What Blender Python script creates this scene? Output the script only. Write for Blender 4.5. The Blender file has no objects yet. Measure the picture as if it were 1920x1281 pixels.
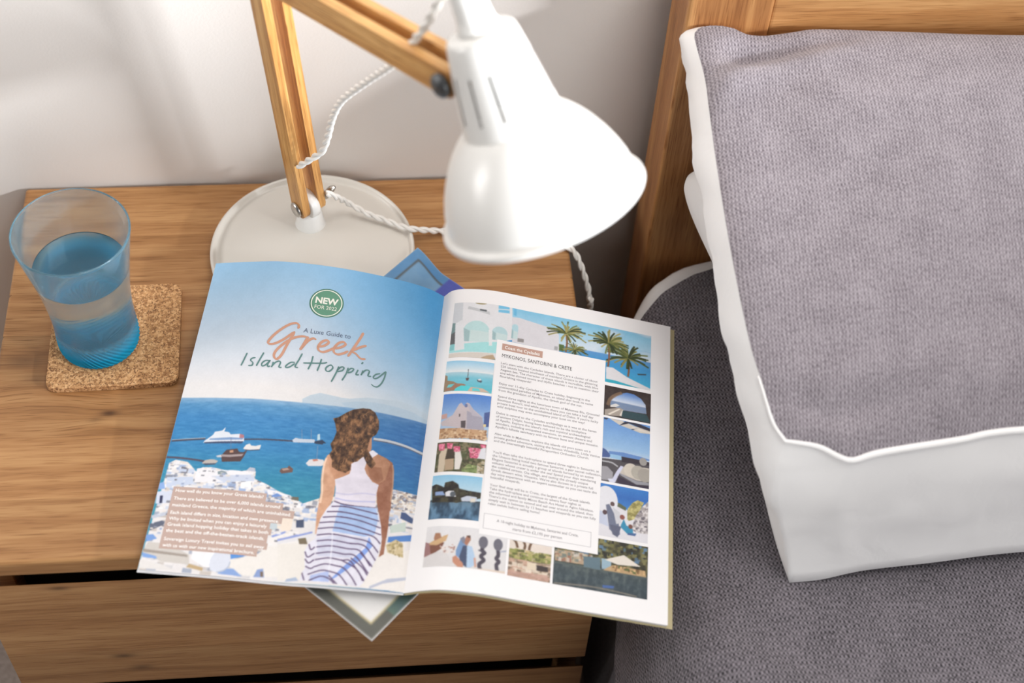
import bpy, bmesh, math
import numpy as np
from mathutils import Vector, Matrix

TH = 0.52                       # height of the bedside table top above the floor; all building below is relative to the top
scene = bpy.context.scene
COL = scene.collection

# ---------------------------------------------------------------- camera
cam_data = bpy.data.cameras.new('camera')
cam = bpy.data.objects.new('camera', cam_data)
COL.objects.link(cam)
cam_data.sensor_width = 36.0
cam_data.lens = 52.544
cam_data.clip_start = 0.02
cam_data.dof.use_dof = True
cam_data.dof.focus_distance = 1.245
cam_data.dof.aperture_fstop = 3.7
right = Vector((0.9955449872530117, -0.08179570874411521, 0.046900323948159725))
up = Vector((0.03594060185223112, 0.7890673084050055, 0.6132544789419787))
back = Vector((-0.08716909712675616, -0.6088367965513799, 0.788491790489019))
M = Matrix.Identity(4)
for i in range(3):
    M[i][0], M[i][1], M[i][2] = right[i], up[i], back[i]
M.translation = Vector((0.31802138, -0.58558014, 1.0103794 + TH))
cam.matrix_world = M
scene.camera = cam

# ---------------------------------------------------------------- world, window light, added fills, exposure
world = bpy.data.worlds.new('world')
scene.world = world
world.use_nodes = True
bg = world.node_tree.nodes['Background']
bg.inputs['Color'].default_value = (1.0, 0.955, 0.92, 1)
bg.inputs['Strength'].default_value = 0.07


def area_light(name, loc, target, size, size_y, power, color):
    d = bpy.data.lights.new(name, 'AREA')
    d.shape = 'RECTANGLE'; d.size = size; d.size_y = size_y
    d.energy = power; d.color = color
    o = bpy.data.objects.new(name, d); COL.objects.link(o)
    o.location = Vector(loc) + Vector((0, 0, TH))
    o.rotation_euler = (Vector(target) - Vector(loc)).to_track_quat('-Z', 'Y').to_euler()
    return o


area_light('window_daylight', (5.2, -2.25, 1.98), (0.3, 0.2, 0.15), 1.8, 0.36, 1250, (0.93, 0.965, 1.0))   # window across the room, beyond the bed
area_light('ceiling_fill', (0.95, 0.0, 2.05), (0.6, 0.0, 0.0), 1.5, 0.7, 34, (1.0, 0.975, 0.95))   # unseen overhead fill, added in place of ceiling bounce
area_light('left_fill', (-2.2, 0.05, 0.9), (0.5, 0.1, 0.1), 0.6, 0.9, 31, (1.0, 0.985, 0.97))   # low fill added at the left to lift left-facing sides
area_light('rear_fill', (1.25, -2.6, 1.15), (0.5, 0.1, 0.1), 1.5, 1.2, 40, (0.97, 0.985, 1.0))   # fill added behind the camera to brighten front-facing surfaces
scene.view_settings.view_transform = 'Standard'
scene.view_settings.look = 'None'
scene.view_settings.gamma = 1
scene.view_settings.use_curve_mapping = False
scene.view_settings.exposure = -0.22
scene.cycles.use_denoising = True
scene.cycles.max_bounces = 16
scene.cycles.transmission_bounces = 14
scene.cycles.transparent_max_bounces = 12

rng = np.random.default_rng(7)


# ---------------------------------------------------------------- node helpers
class Mat:
    def __init__(self, name):
        self.m = bpy.data.materials.new(name)
        self.m.use_nodes = True
        self.t = self.m.node_tree
        self.b = self.t.nodes['Principled BSDF']
        self.out = self.t.nodes['Material Output']

    def n(self, kind, **kw):
        nd = self.t.nodes.new('ShaderNode' + kind)
        for k, v in kw.items():
            if k.startswith('i_'):
                key = k[2:]
                sock = nd.inputs[int(key)] if key.isdigit() else nd.inputs[key]
                if isinstance(v, bpy.types.NodeSocket):
                    self.t.links.new(v, sock)
                else:
                    sock.default_value = v
            else:
                setattr(nd, k, v)
        return nd

    def link(self, a, b):
        self.t.links.new(a, b)

    def math(self, op, a, b=0.0, c=0.0):
        return self.n('Math', operation=op, i_0=a, i_1=b, i_2=c).outputs[0]

    def vmath(self, op, a, b=(0, 0, 0)):
        return self.n('VectorMath', operation=op, i_0=a, i_1=b).outputs[0]

    def ramp(self, fac, stops):
        r = self.n('ValToRGB', i_0=fac)
        el = r.color_ramp.elements
        while len(el) < len(stops):
            el.new(0.5)
        for e, (p, c) in zip(el, stops):
            e.position = p
            e.color = (*c, 1) if len(c) == 3 else c
        return r.outputs[0]

    def mix(self, fac, a, b, mode='MIX'):
        nd = self.n('Mix', data_type='RGBA', blend_type=mode)
        for s, v in ((0, fac), (6, a), (7, b)):
            if isinstance(v, bpy.types.NodeSocket):
                self.link(v, nd.inputs[s])
            elif s == 0:
                nd.inputs[0].default_value = v
            else:
                nd.inputs[s].default_value = (*v, 1)
        return nd.outputs[2]

    def bump(self, height, strength, dist):
        return self.n('Bump', i_Strength=strength, i_Distance=dist, i_Height=height).outputs[0]

    def set(self, **kw):
        for k, v in kw.items():
            s = self.b.inputs[k.replace('_', ' ')]
            if isinstance(v, bpy.types.NodeSocket):
                self.link(v, s)
            else:
                s.default_value = (*v, 1) if isinstance(v, tuple) and len(v) == 3 else v
        return self


def lin(c):
    c = np.asarray(c, float) / 255.0
    return tuple(float(x) for x in np.where(c <= 0.04045, c / 12.92, ((c + 0.055) / 1.055) ** 2.4))


def plain(name, rgb, rough=0.5, metal=0.0, spec=0.5):
    k = Mat(name)
    k.set(Base_Color=lin(rgb), Roughness=rough, Metallic=metal)
    k.b.inputs['Specular IOR Level'].default_value = spec
    return k.m


def wood(name, dark, mid, light, axis='X', rough=0.5, knots=(), ring=42.0):
    """Oak: long growth bands along one axis, fine pores, a tone for each board (custom property "tone")."""
    k = Mat(name)
    co = k.n('TexCoord').outputs['Object']
    tone = k.n('Attribute', attribute_type='OBJECT', attribute_name='tone').outputs['Fac']
    sp = k.n('SeparateXYZ', i_0=co)
    X, Y, Z = sp.outputs
    if axis == 'X':
        along, across = X, k.math('ADD', Y, Z)
    else:
        along, across = Z, k.math('ADD', X, Y)
    off = k.math('MULTIPLY', tone, 9.7)
    al = k.math('ADD', along, off)
    # knots bend the grain and are dark themselves
    dark_sum = None
    for (ka, kc, kr, ks) in knots:
        ka, kc = ka - 0.245, kc + 0.325          # table coordinates to the boards' own space
        da = k.math('DIVIDE', k.math('SUBTRACT', along, ka), kr * 2.4)
        dc = k.math('DIVIDE', k.math('SUBTRACT', across, kc), kr)
        d2 = k.math('ADD', k.math('MULTIPLY', da, da), k.math('MULTIPLY', dc, dc))
        g = k.math('POWER', 2.718, k.math('MULTIPLY', d2, -1.2))
        wide = k.math('POWER', 2.718, k.math('MULTIPLY', d2, -0.12))
        across = k.math('ADD', across, k.math('MULTIPLY', k.math('MULTIPLY', dc, wide), kr * 0.55))
        s = k.math('MULTIPLY', g, ks)
        dark_sum = s if dark_sum is None else k.math('ADD', dark_sum, s)
    v1 = k.n('CombineXYZ', i_0=k.math('MULTIPLY', al, 2.2), i_1=k.math('MULTIPLY', across, 16.0), i_2=off)
    n1 = k.n('TexNoise', i_Vector=v1.outputs[0], i_Scale=1.0, i_Detail=3.0, i_Roughness=0.55).outputs[0]
    rg = k.math('SINE', k.math('ADD', k.math('MULTIPLY', across, ring * 6.283), k.math('MULTIPLY', n1, 17.0)))
    rg = k.math('MULTIPLY_ADD', rg, 0.5, 0.5)
    v2 = k.n('CombineXYZ', i_0=k.math('MULTIPLY', al, 16.0), i_1=k.math('MULTIPLY', across, 420.0), i_2=off)
    n2 = k.n('TexNoise', i_Vector=v2.outputs[0], i_Scale=1.0, i_Detail=2.0).outputs[0]
    v3 = k.n('CombineXYZ', i_0=k.math('MULTIPLY', al, 5.0), i_1=k.math('MULTIPLY', across, 85.0), i_2=off)
    n3 = k.n('TexNoise', i_Vector=v3.outputs[0], i_Scale=1.0, i_Detail=3.0).outputs[0]
    f = k.math('ADD', k.math('MULTIPLY', n1, 0.42), k.math('MULTIPLY', rg, 0.10))
    f = k.math('ADD', f, k.math('MULTIPLY', n2, 0.40))
    f = k.math('ADD', f, k.math('MULTIPLY', n3, 0.42))
    v4 = k.n('CombineXYZ', i_0=k.math('MULTIPLY', al, 34.0), i_1=k.math('MULTIPLY', across, 1300.0), i_2=off)
    n4 = k.n('TexNoise', i_Vector=v4.outputs[0], i_Scale=1.0, i_Detail=1.0).outputs[0]
    pore = k.math('MULTIPLY', k.math('MAXIMUM', k.math('SUBTRACT', n4, 0.56), 0.0), 1.6)
    f = k.math('SUBTRACT', k.math('SUBTRACT', f, 0.13), pore)
    base = k.ramp(f, [(0.30, lin(dark)), (0.5, lin(mid)), (0.70, lin(light))])
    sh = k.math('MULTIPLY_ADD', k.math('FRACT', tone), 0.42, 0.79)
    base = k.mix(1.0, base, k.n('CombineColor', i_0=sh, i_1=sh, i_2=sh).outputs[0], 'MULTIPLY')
    if dark_sum is not None:
        base = k.mix(k.math('MINIMUM', dark_sum, 0.92), base, lin((66, 40, 24)))
    k.set(Base_Color=base, Roughness=rough, Normal=k.bump(k.math('SUBTRACT', n2, pore), 0.14, 0.0006))
    k.b.inputs['Specular IOR Level'].default_value = 0.35
    return k.m


def fabric(name, dark, light, pitch, depth, contrast=1.0, rib=0.0):
    """Woven cloth: threads over and under in UV metres, flecked yarn."""
    k = Mat(name)
    uv = k.n('UVMap').outputs[0]
    wob = k.n('TexNoise', i_Vector=uv, i_Scale=55.0, i_Detail=2.0)
    uvw = k.vmath('ADD', uv, k.vmath('MULTIPLY', k.vmath('SUBTRACT', wob.outputs[1], (0.5, 0.5, 0.5)), (0.004, 0.004, 0)))
    sp = k.n('SeparateXYZ', i_0=uvw)
    w = 6.2832 / pitch
    a = k.math('SINE', k.math('MULTIPLY', sp.outputs[0], w))
    b = k.math('SINE', k.math('MULTIPLY', sp.outputs[1], w * 0.8))
    weave = k.math('MULTIPLY_ADD', k.math('MULTIPLY', a, b), 0.5, 0.5)
    ribs = k.math('MULTIPLY_ADD', a, 0.5, 0.5)
    weave = k.math('ADD', k.math('MULTIPLY', weave, 1 - rib), k.math('MULTIPLY', ribs, rib))
    fl = k.n('TexNoise', i_Vector=uv, i_Scale=1.1 / pitch, i_Detail=3.0, i_Roughness=0.7).outputs[0]
    big = k.n('TexNoise', i_Vector=uv, i_Scale=38.0, i_Detail=4.0, i_Roughness=0.6).outputs[0]
    h = k.math('ADD', k.math('MULTIPLY', weave, 0.55), k.math('MULTIPLY', fl, 0.9))
    f = k.math('ADD', k.math('MULTIPLY', k.math('SUBTRACT', h, 0.72), contrast), 0.5)
    f = k.math('ADD', f, k.math('MULTIPLY', k.math('SUBTRACT', big, 0.5), 0.45))
    k.set(Base_Color=k.ramp(f, [(0.12, lin(dark)), (0.88, lin(light))]), Roughness=0.95,
          Normal=k.bump(h, 0.7, depth))
    k.b.inputs['Specular IOR Level'].default_value = 0.1
    k.b.inputs['Sheen Weight'].default_value = 0.25
    k.b.inputs['Sheen Roughness'].default_value = 0.6
    return k.m


def cotton(name, rgb):
    k = Mat(name)
    uv = k.n('TexCoord').outputs['Object']
    n1 = k.n('TexNoise', i_Vector=uv, i_Scale=28.0, i_Detail=3.0, i_Distortion=0.6).outputs[0]
    n2 = k.n('TexNoise', i_Vector=uv, i_Scale=900.0, i_Detail=1.0).outputs[0]
    h = k.math('ADD', n1, k.math('MULTIPLY', n2, 0.03))
    k.set(Base_Color=lin(rgb), Roughness=0.9, Normal=k.bump(h, 0.35, 0.004))
    k.b.inputs['Specular IOR Level'].default_value = 0.15
    return k.m


def printed(name, rough=0.38):
    k = Mat(name)
    c = k.n('VertexColor', layer_name='print').outputs[0]
    k.set(Base_Color=c, Roughness=rough)
    k.b.inputs['Specular IOR Level'].default_value = 0.3
    return k.m


OAK_TOP = wood('oak_table_top', (132, 90, 53), (160, 114, 71), (180, 136, 90), 'X', 0.42,
               knots=((0.0957, 0.1358, 0.0035, 0.9), (0.022, 0.192, 0.009, 0.55), (0.035, 0.168, 0.006, 0.4), (0.085, 0.128, 0.003, 0.4)))
OAK_FRONT = wood('oak_drawer_front', (134, 92, 56), (160, 115, 73), (178, 135, 90), 'X', 0.45,
                 knots=((0.061, -0.042, 0.004, 0.7), (0.092, -0.163, 0.0045, 0.75), (0.104, -0.187, 0.005, 0.6)))
OAK_BODY = wood('oak_carcass', (140, 95, 55), (175, 125, 78), (200, 152, 100), 'X', 0.5)
OAK_BED_V = wood('oak_bed_post', (138, 88, 50), (174, 120, 72), (200, 148, 94), 'Z', 0.45, ring=26)
OAK_BED_H = wood('oak_bed_rail', (150, 104, 62), (184, 134, 84), (206, 160, 108), 'X', 0.45, ring=30)
OAK_LAMP = wood('oak_lamp_arm', (160, 108, 58), (200, 146, 84), (228, 182, 118), 'X', 0.42, ring=60)
WHITE_LAMP = plain('white_lacquer', (230, 228, 224), 0.28)
GREY_BASE = plain('warm_white_enamel', (213, 208, 200), 0.3)
STEEL = plain('brushed_steel', (190, 186, 180), 0.3, 1.0)
DARK_STEEL = plain('dark_steel', (96, 98, 100), 0.4, 0.8)
CORD_WHITE = plain('white_textile_cord', (232, 228, 222), 0.85)
PAPER = plain('white_paper', (234, 232, 233), 0.5, 0, 0.3)
OLIVE = plain('olive_cover_paper', (176, 164, 128), 0.5, 0, 0.3)
WHITE_CLOTH = cotton('white_cotton', (240, 238, 237))
PILLOW_CLOTH = fabric('grey_lilac_pillow_weave', (94, 86, 93), (174, 166, 172), 0.0027, 0.0008, 1.35, 0.45)
DUVET_CLOTH = fabric('charcoal_duvet_weave', (44, 41, 45), (138, 131, 138), 0.0033, 0.0014, 1.5, 0.3)
PRINT = printed('page_print')
BLACK = plain('dark_interior', (30, 26, 24), 0.8)


# ---------------------------------------------------------------- mesh helpers
def link(o, parent):
    COL.objects.link(o)
    if parent is not None:
        o.parent = parent
    return o


def world_loc(o):
    v = Vector((0, 0, 0))
    while o is not None:
        v += o.location
        o = o.parent
    return v


def thing(name, label, category, loc=(0, 0, 0), group=None):
    o = bpy.data.objects.new(name, None)
    o.empty_display_size = 0.05
    link(o, None)
    o.location = loc
    return tag(o, label, category, group)


def tag(o, label, category=None, group=None, kind=None):
    o['label'] = label
    if category:
        o['category'] = category
    if group:
        o['group'] = group
    if kind:
        o['kind'] = kind
    return o


def obj(name, verts, faces, mat, parent=None, smooth=True, uv=None, colors=None):
    """One mesh object; verts are given in scene coordinates."""
    v = np.asarray(verts, float) - np.array(world_loc(parent) if parent is not None else (0, 0, 0))
    me = bpy.data.meshes.new(name)
    F = np.asarray(faces) if not isinstance(faces, list) else None
    if F is not None and F.ndim == 2:
        k = F.shape[1]
        me.vertices.add(len(v)); me.vertices.foreach_set('co', v.astype(np.float32).ravel())
        me.loops.add(F.size); me.loops.foreach_set('vertex_index', F.astype(np.int32).ravel())
        me.polygons.add(len(F))
        me.polygons.foreach_set('loop_start', np.arange(0, F.size, k, dtype=np.int32))
        me.update(calc_edges=True)
    else:
        me.from_pydata([tuple(q) for q in v], [], [tuple(int(i) for i in q) for q in faces])
    if smooth:
        me.polygons.foreach_set('use_smooth', np.ones(len(me.polygons), dtype=bool))
    if uv is not None:
        l = me.uv_layers.new(name='UVMap')
        idx = np.empty(len(me.loops), dtype=np.int32); me.loops.foreach_get('vertex_index', idx)
        l.data.foreach_set('uv', np.asarray(uv, np.float32)[idx].ravel())
    if colors is not None:
        a = me.color_attributes.new('print', 'FLOAT_COLOR', 'POINT')
        c = np.ones((len(v), 4), np.float32); c[:, :3] = colors
        a.data.foreach_set('color', c.ravel())
    me.validate()
    me.update()
    if mat is not None:
        me.materials.append(mat)
    return link(bpy.data.objects.new(name, me), parent)


def grid_faces(nx, ny, wrap=False):
    """Quads of a grid stored row by row (ny rows of nx)."""
    i, j = np.meshgrid(np.arange(nx if wrap else nx - 1), np.arange(ny - 1))
    a = j * nx + i; b = j * nx + (i + 1) % nx
    return np.stack([a, b, b + nx, a + nx], -1).reshape(-1, 4)


def box(name, lo, hi, mat, parent=None, bevel=0.0015, seg=2, tone=None):
    c = (np.array(lo, float) + np.array(hi)) / 2; s = np.array(hi, float) - np.array(lo)
    bm = bmesh.new()
    bmesh.ops.create_cube(bm, size=1.0)
    for q in bm.verts:
        q.co = Vector((q.co.x * s[0], q.co.y * s[1], q.co.z * s[2])) + Vector(c)
    if bevel:
        bmesh.ops.bevel(bm, geom=bm.edges[:], offset=bevel, segments=seg, affect='EDGES', profile=0.5)
    return from_bm(name, bm, mat, parent, tone)


def from_bm(name, bm, mat, parent=None, tone=None, smooth=False):
    bmesh.ops.recalc_face_normals(bm, faces=bm.faces[:])
    if parent is not None:
        bmesh.ops.translate(bm, verts=bm.verts[:], vec=-world_loc(parent))
    me = bpy.data.meshes.new(name); bm.to_mesh(me); bm.free()
    if smooth:
        me.polygons.foreach_set('use_smooth', np.ones(len(me.polygons), dtype=bool))
    me.materials.append(mat)
    o = link(bpy.data.objects.new(name, me), parent)
    if tone is not None:
        o['tone'] = float(tone)
    return o


def frame_from(axis):
    a = np.array(axis, float); a /= np.linalg.norm(a)
    h = np.array((0, 0, 1.0)) if abs(a[2]) < 0.9 else np.array((1.0, 0, 0))
    u = np.cross(h, a); u /= np.linalg.norm(u)
    return a, u, np.cross(a, u)


def lathe(profile, origin, axis=(0, 0, 1), n=64, skip=None):
    """Revolve (radius, height) about an axis. skip(i, j) drops quads. Returns verts, faces."""
    a, u, w = frame_from(axis)
    th = np.linspace(0, 2 * math.pi, n, endpoint=False)
    ring = np.cos(th)[:, None] * u + np.sin(th)[:, None] * w
    V = np.vstack([np.array(origin) + ring * r + a * h for r, h in profile])
    F = grid_faces(n, len(profile), wrap=True)
    if skip is not None:
        F = np.array([q for q in F if not skip(int(q[0]) % n, int(q[0]) // n)])
    return V, F


def tube(path, r, n=8, caps=True):
    """Round tube along a polyline, r a number or one per point."""
    P = np.asarray(path, float); m = len(P)
    T = np.gradient(P, axis=0); T /= np.linalg.norm(T, axis=1, keepdims=True)
    h = np.array((0.31, 0.27, 0.91)); u = np.cross(T[0], h); u /= np.linalg.norm(u)
    r = np.broadcast_to(np.asarray(r, float), (m,))
    th = np.linspace(0, 2 * math.pi, n, endpoint=False)
    V = []
    for i in range(m):
        u = u - T[i] * (u @ T[i]); u /= np.linalg.norm(u)
        w = np.cross(T[i], u)
        V.append(P[i] + r[i] * (np.cos(th)[:, None] * u + np.sin(th)[:, None] * w))
    F = [tuple(q) for q in grid_faces(n, m, wrap=True)]
    if caps:
        F += [tuple(range(n))[::-1], tuple(range((m - 1) * n, m * n))]
    return np.vstack(V), F


def twisted_cord(name, pts, mat, parent, helix=0.00145, strand=0.00165, pitch=0.021):
    c = catmull(pts, 30)
    L = np.linalg.norm(np.diff(c, axis=0), axis=1).sum()
    m = int(L / pitch * 14) + 8
    P = arc_sample(c, np.linspace(0, 1, m))
    T = np.gradient(P, axis=0); T /= np.linalg.norm(T, axis=1, keepdims=True)
    u = np.cross(T[0], (0.2, 0.1, 0.97)); U = []
    for i in range(m):
        u = u - T[i] * (u @ T[i]); u /= np.linalg.norm(u); U.append(u)
    U = np.array(U); Wv = np.cross(T, U)
    ph = np.linspace(0, L / pitch * 2 * math.pi, m)[:, None]
    V, F, k = [], [], 0
    for s in (0, math.pi):
        v, f = tube(P + helix * (np.cos(ph + s) * U + np.sin(ph + s) * Wv), strand, 8)
        V.append(v); F += [tuple(i + k for i in q) for q in f]; k += len(v)
    return obj(name, np.vstack(V), F, mat, parent)


# ---------------------------------------------------------------- magazine page surfaces
TOPL = [(0.1794, 0.2688, 0.0285), (0.2095, 0.264, 0.0347), (0.2415, 0.2589, 0.039), (0.2865, 0.2518, 0.0368), (0.3315, 0.2446, 0.0289), (0.3587, 0.2403, 0.0206), (0.3738, 0.2379, 0.0112)]
TOPR = [(0.3738, 0.2379, 0.0112), (0.3815, 0.2367, 0.0202), (0.3951, 0.2345, 0.0242), (0.4178, 0.2309, 0.0245), (0.4499, 0.2258, 0.0189), (0.5054, 0.217, 0.0093), (0.5696, 0.2068, -0.003)]
BOTL = [(0.1314, -0.0193, 0.0159), (0.1874, -0.0278, 0.0159), (0.2346, -0.035, 0.0143), (0.2662, -0.0397, 0.0149), (0.3016, -0.0451, 0.0145), (0.328, -0.0491, 0.0134)]
BOTR = [(0.328, -0.0491, 0.0134), (0.3411, -0.0511, 0.0198), (0.3567, -0.0535, 0.0242), (0.3841, -0.0576, 0.0232), (0.4237, -0.0636, 0.0154), (0.4717, -0.0709, 0.0071), (0.5251, -0.079, -0.0021)]


def catmull(pts, n=24):
    """Smooth curve through pts as a dense polyline."""
    P = np.array(pts, float)
    P = np.vstack([2 * P[0] - P[1], P, 2 * P[-1] - P[-2]])
    out = []
    for i in range(1, len(P) - 2):
        t = np.linspace(0, 1, n, endpoint=False)[:, None]
        a, b, c, d = P[i - 1], P[i], P[i + 1], P[i + 2]
        out.append(0.5 * (2 * b + (c - a) * t + (2 * a - 5 * b + 4 * c - d) * t ** 2 + (3 * b - a - 3 * c + d) * t ** 3))
    out.append(P[-2][None])
    return np.vstack(out)


def arc_sample(curve, s):
    """Points at normalised arc length s of a polyline."""
    L = np.r_[0, np.cumsum(np.linalg.norm(np.diff(curve, axis=0), axis=1))]
    L /= L[-1]
    return np.stack([np.interp(s, L, curve[:, k]) for k in range(curve.shape[1])], axis=-1)


PAGE_W, PAGE_H = 206.0, 292.0            # millimetres
CT = {'L': (catmull(TOPL), catmull(BOTL)), 'R': (catmull(TOPR), catmull(BOTR))}


def page_point(side, x, y, lift=0.0):
    """World position of millimetre (x, y) of a page: x from its left edge, y from its top edge."""
    x = np.asarray(x, float); y = np.asarray(y, float)
    def S(x, y):
        t, b = CT[side]
        u = np.clip(x / PAGE_W, -0.03, 1.03)
        T = arc_sample(t, u); B = arc_sample(b, u)
        # carry on straight past the outer edge
        over = np.clip(x / PAGE_W - 1, 0, None) if side == 'R' else np.clip(-x / PAGE_W, 0, None)
        e = (t[-1] - t[-4]) if side == 'R' else (t[0] - t[3])
        e = e / np.linalg.norm(e)
        T = T + e * (over * PAGE_W * .001)[..., None]; B = B + e * (over * PAGE_W * .001)[..., None]
        v = (y / PAGE_H)[..., None]
        return T * (1 - v) + B * v
    P = S(x, y)
    if np.ndim(lift) or lift != 0:
        dx = S(x + 1.0, y) - S(x - 1.0, y); dy = S(x, y + 1) - S(x, y - 1)
        N = np.cross(dy, dx)
        N /= np.linalg.norm(N, axis=-1, keepdims=True)
        P = P + N * np.asarray(lift)[..., None]
    return P


# ================================================================ THE SETTING
WALL_Y = 0.3945
k = Mat('wall_paint')
co = k.n('TexCoord').outputs['Object']
nz = k.n('TexNoise', i_Vector=co, i_Scale=420.0, i_Detail=2.0).outputs[0]
k.set(Base_Color=lin((219, 212, 206)), Roughness=0.8, Normal=k.bump(nz, 0.15, 0.0006))
WALL_PAINT = k.m
o = box('wall_back', (-1.6, WALL_Y, -TH), (2.45, WALL_Y + 0.1, 2.2), k.m, None, 0)
tag(o, 'plain white painted wall behind the bedside table', None, None, 'structure')

k = Mat('carpet')
co = k.n('TexCoord').outputs['Object']
nz = k.n('TexNoise', i_Vector=co, i_Scale=300.0, i_Detail=3.0).outputs[0]
k.set(Base_Color=k.ramp(nz, [(0.3, lin((118, 108, 102))), (0.7, lin((168, 156, 148)))]), Roughness=0.95, Normal=k.bump(nz, 0.6, 0.003))
o = box('floor', (-1.6, -2.0, -TH - 0.05), (2.45, WALL_Y, -TH), k.m, None, 0)
tag(o, 'grey carpeted bedroom floor', None, None, 'structure')

# the wall across the bed with its high window; daylight falls in over the sill
WX, SILL, HEAD, WY0, WY1 = 2.45, 0.955, 2.0, -2.1, -0.1
bm = bmesh.new()
for lo, hi in (((WX, -2.6, -TH), (WX + 0.1, WALL_Y + 0.1, SILL)), ((WX, -2.6, HEAD), (WX + 0.1, WALL_Y + 0.1, 2.2)),
               ((WX, -2.6, SILL), (WX + 0.1, WY0, HEAD)), ((WX, WY1, SILL), (WX + 0.1, WALL_Y + 0.1, HEAD))):
    r = bmesh.ops.create_cube(bm, size=1.0)
    for q in r['verts']:
        q.co = Vector(((q.co.x + .5) * (hi[0] - lo[0]) + lo[0], (q.co.y + .5) * (hi[1] - lo[1]) + lo[1], (q.co.z + .5) * (hi[2] - lo[2]) + lo[2]))
o = from_bm('wall_right', bm, WALL_PAINT)
tag(o, 'white painted wall with a high window on the far side of the bed', None, None, 'structure')
bm = bmesh.new()
for lo, hi in (((WX + 0.02, WY0, SILL), (WX + 0.07, WY1, SILL + 0.03)), ((WX + 0.02, WY0, HEAD - 0.05), (WX + 0.07, WY1, HEAD)), ((WX + 0.02, WY0, SILL), (WX + 0.07, WY0 + 0.05, HEAD)),
               ((WX + 0.02, WY1 - 0.05, SILL), (WX + 0.07, WY1, HEAD))):
    r = bmesh.ops.create_cube(bm, size=1.0)
    for q in r['verts']:
        q.co = Vector(((q.co.x + .5) * (hi[0] - lo[0]) + lo[0], (q.co.y + .5) * (hi[1] - lo[1]) + lo[1], (q.co.z + .5) * (hi[2] - lo[2]) + lo[2]))
o = from_bm('window_1', bm, plain('window_frame_paint', (236, 236, 234), 0.4))
tag(o, 'white frame of the high window across the bed', None, None, 'structure')

# ================================================================ BEDSIDE TABLE
table = thing('bedside_table', 'oak bedside table with two drawers standing between the wall and the bed', 'bedside table', (0.245, 0.195, -TH))
TW, TD = 0.490, 0.3914
cuts = [0.0, 0.056, 0.1139, 0.166, 0.219, 0.264, 0.3288, TD]
tones = [0.24, 0.44, 0.30, 0.12, 0.66, 0.50, 0.66]  # first two, the front boards, toned down to offset surplus light there
# the boards' joints run the whole width; a butt joint divides some of them
top = obj('table_top', [(0.03, 0.03, -0.0185), (0.46, 0.03, -0.0185), (0.46, 0.36, -0.0185), (0.03, 0.36, -0.0185)], [(0, 1, 2, 3)], OAK_BODY, table, False)
for i in range(len(cuts) - 1):
    splits = {2: [0.0, 0.262, TW], 3: [0.0, 0.175, TW], 5: [0.0, 0.335, TW]}.get(i, [0.0, TW])
    for j in range(len(splits) - 1):
        bm = bmesh.new()
        bmesh.ops.create_cube(bm, size=1.0)
        lo = np.array((splits[j] + (0.00008 if j else 0), cuts[i] + (0.00008 if i else 0), -0.020))
        hi = np.array((splits[j + 1], cuts[i + 1], 0.0))
        for q in bm.verts:
            q.co = Vector(((q.co.x + .5) * (hi - lo)[0] + lo[0], (q.co.y + .5) * (hi - lo)[1] + lo[1], (q.co.z + .5) * (hi - lo)[2] + lo[2]))
        soft = []
        for e in bm.edges:
            a, b = e.verts[0].co, e.verts[1].co
            m = (a + b) / 2
            if (i == 0 and abs(m.y) < 1e-6) or abs(m.x) < 1e-6 or abs(m.x - TW) < 1e-6 or (i == len(cuts) - 2 and abs(m.y - TD) < 1e-6):
                soft.append(e)
        if soft:
            bmesh.ops.bevel(bm, geom=soft, offset=0.0032, segments=3, affect='EDGES', profile=0.5)
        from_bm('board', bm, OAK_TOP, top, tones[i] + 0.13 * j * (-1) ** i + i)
# carcass
box('side_panel', (0.002, 0.024, -0.47), (0.020, TD - 0.002, -0.020), OAK_BODY, table, 0.001, 1, 0.4)
box('side_panel', (TW - 0.020, 0.024, -0.47), (TW - 0.002, TD - 0.002, -0.020), OAK_BODY, table, 0.001, 1, 1.5)
box('back_panel', (0.020, TD - 0.014, -0.47), (TW - 0.020, TD - 0.004, -0.020), OAK_BODY, table, 0, 1, 0.3)
box('bottom_panel', (0.020, 0.024, -0.47), (TW - 0.020, TD - 0.014, -0.455), OAK_BODY, table, 0, 1, 0.3)
box('gap_shade_sheet', (0.020, 0.040, -0.455), (TW - 0.020, 0.050, -0.020), BLACK, table, 0)  # black sheet standing in for the shade behind the drawer gaps
for (fx, fy) in ((0.02, 0.03), (TW - 0.06, 0.03), (0.02, TD - 0.05), (TW - 0.06, TD - 0.05)):
    box('foot', (fx, fy, -TH), (fx + 0.04, fy + 0.04, -0.47), OAK_BODY, table, 0.002, 2, 0.5)
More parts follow.
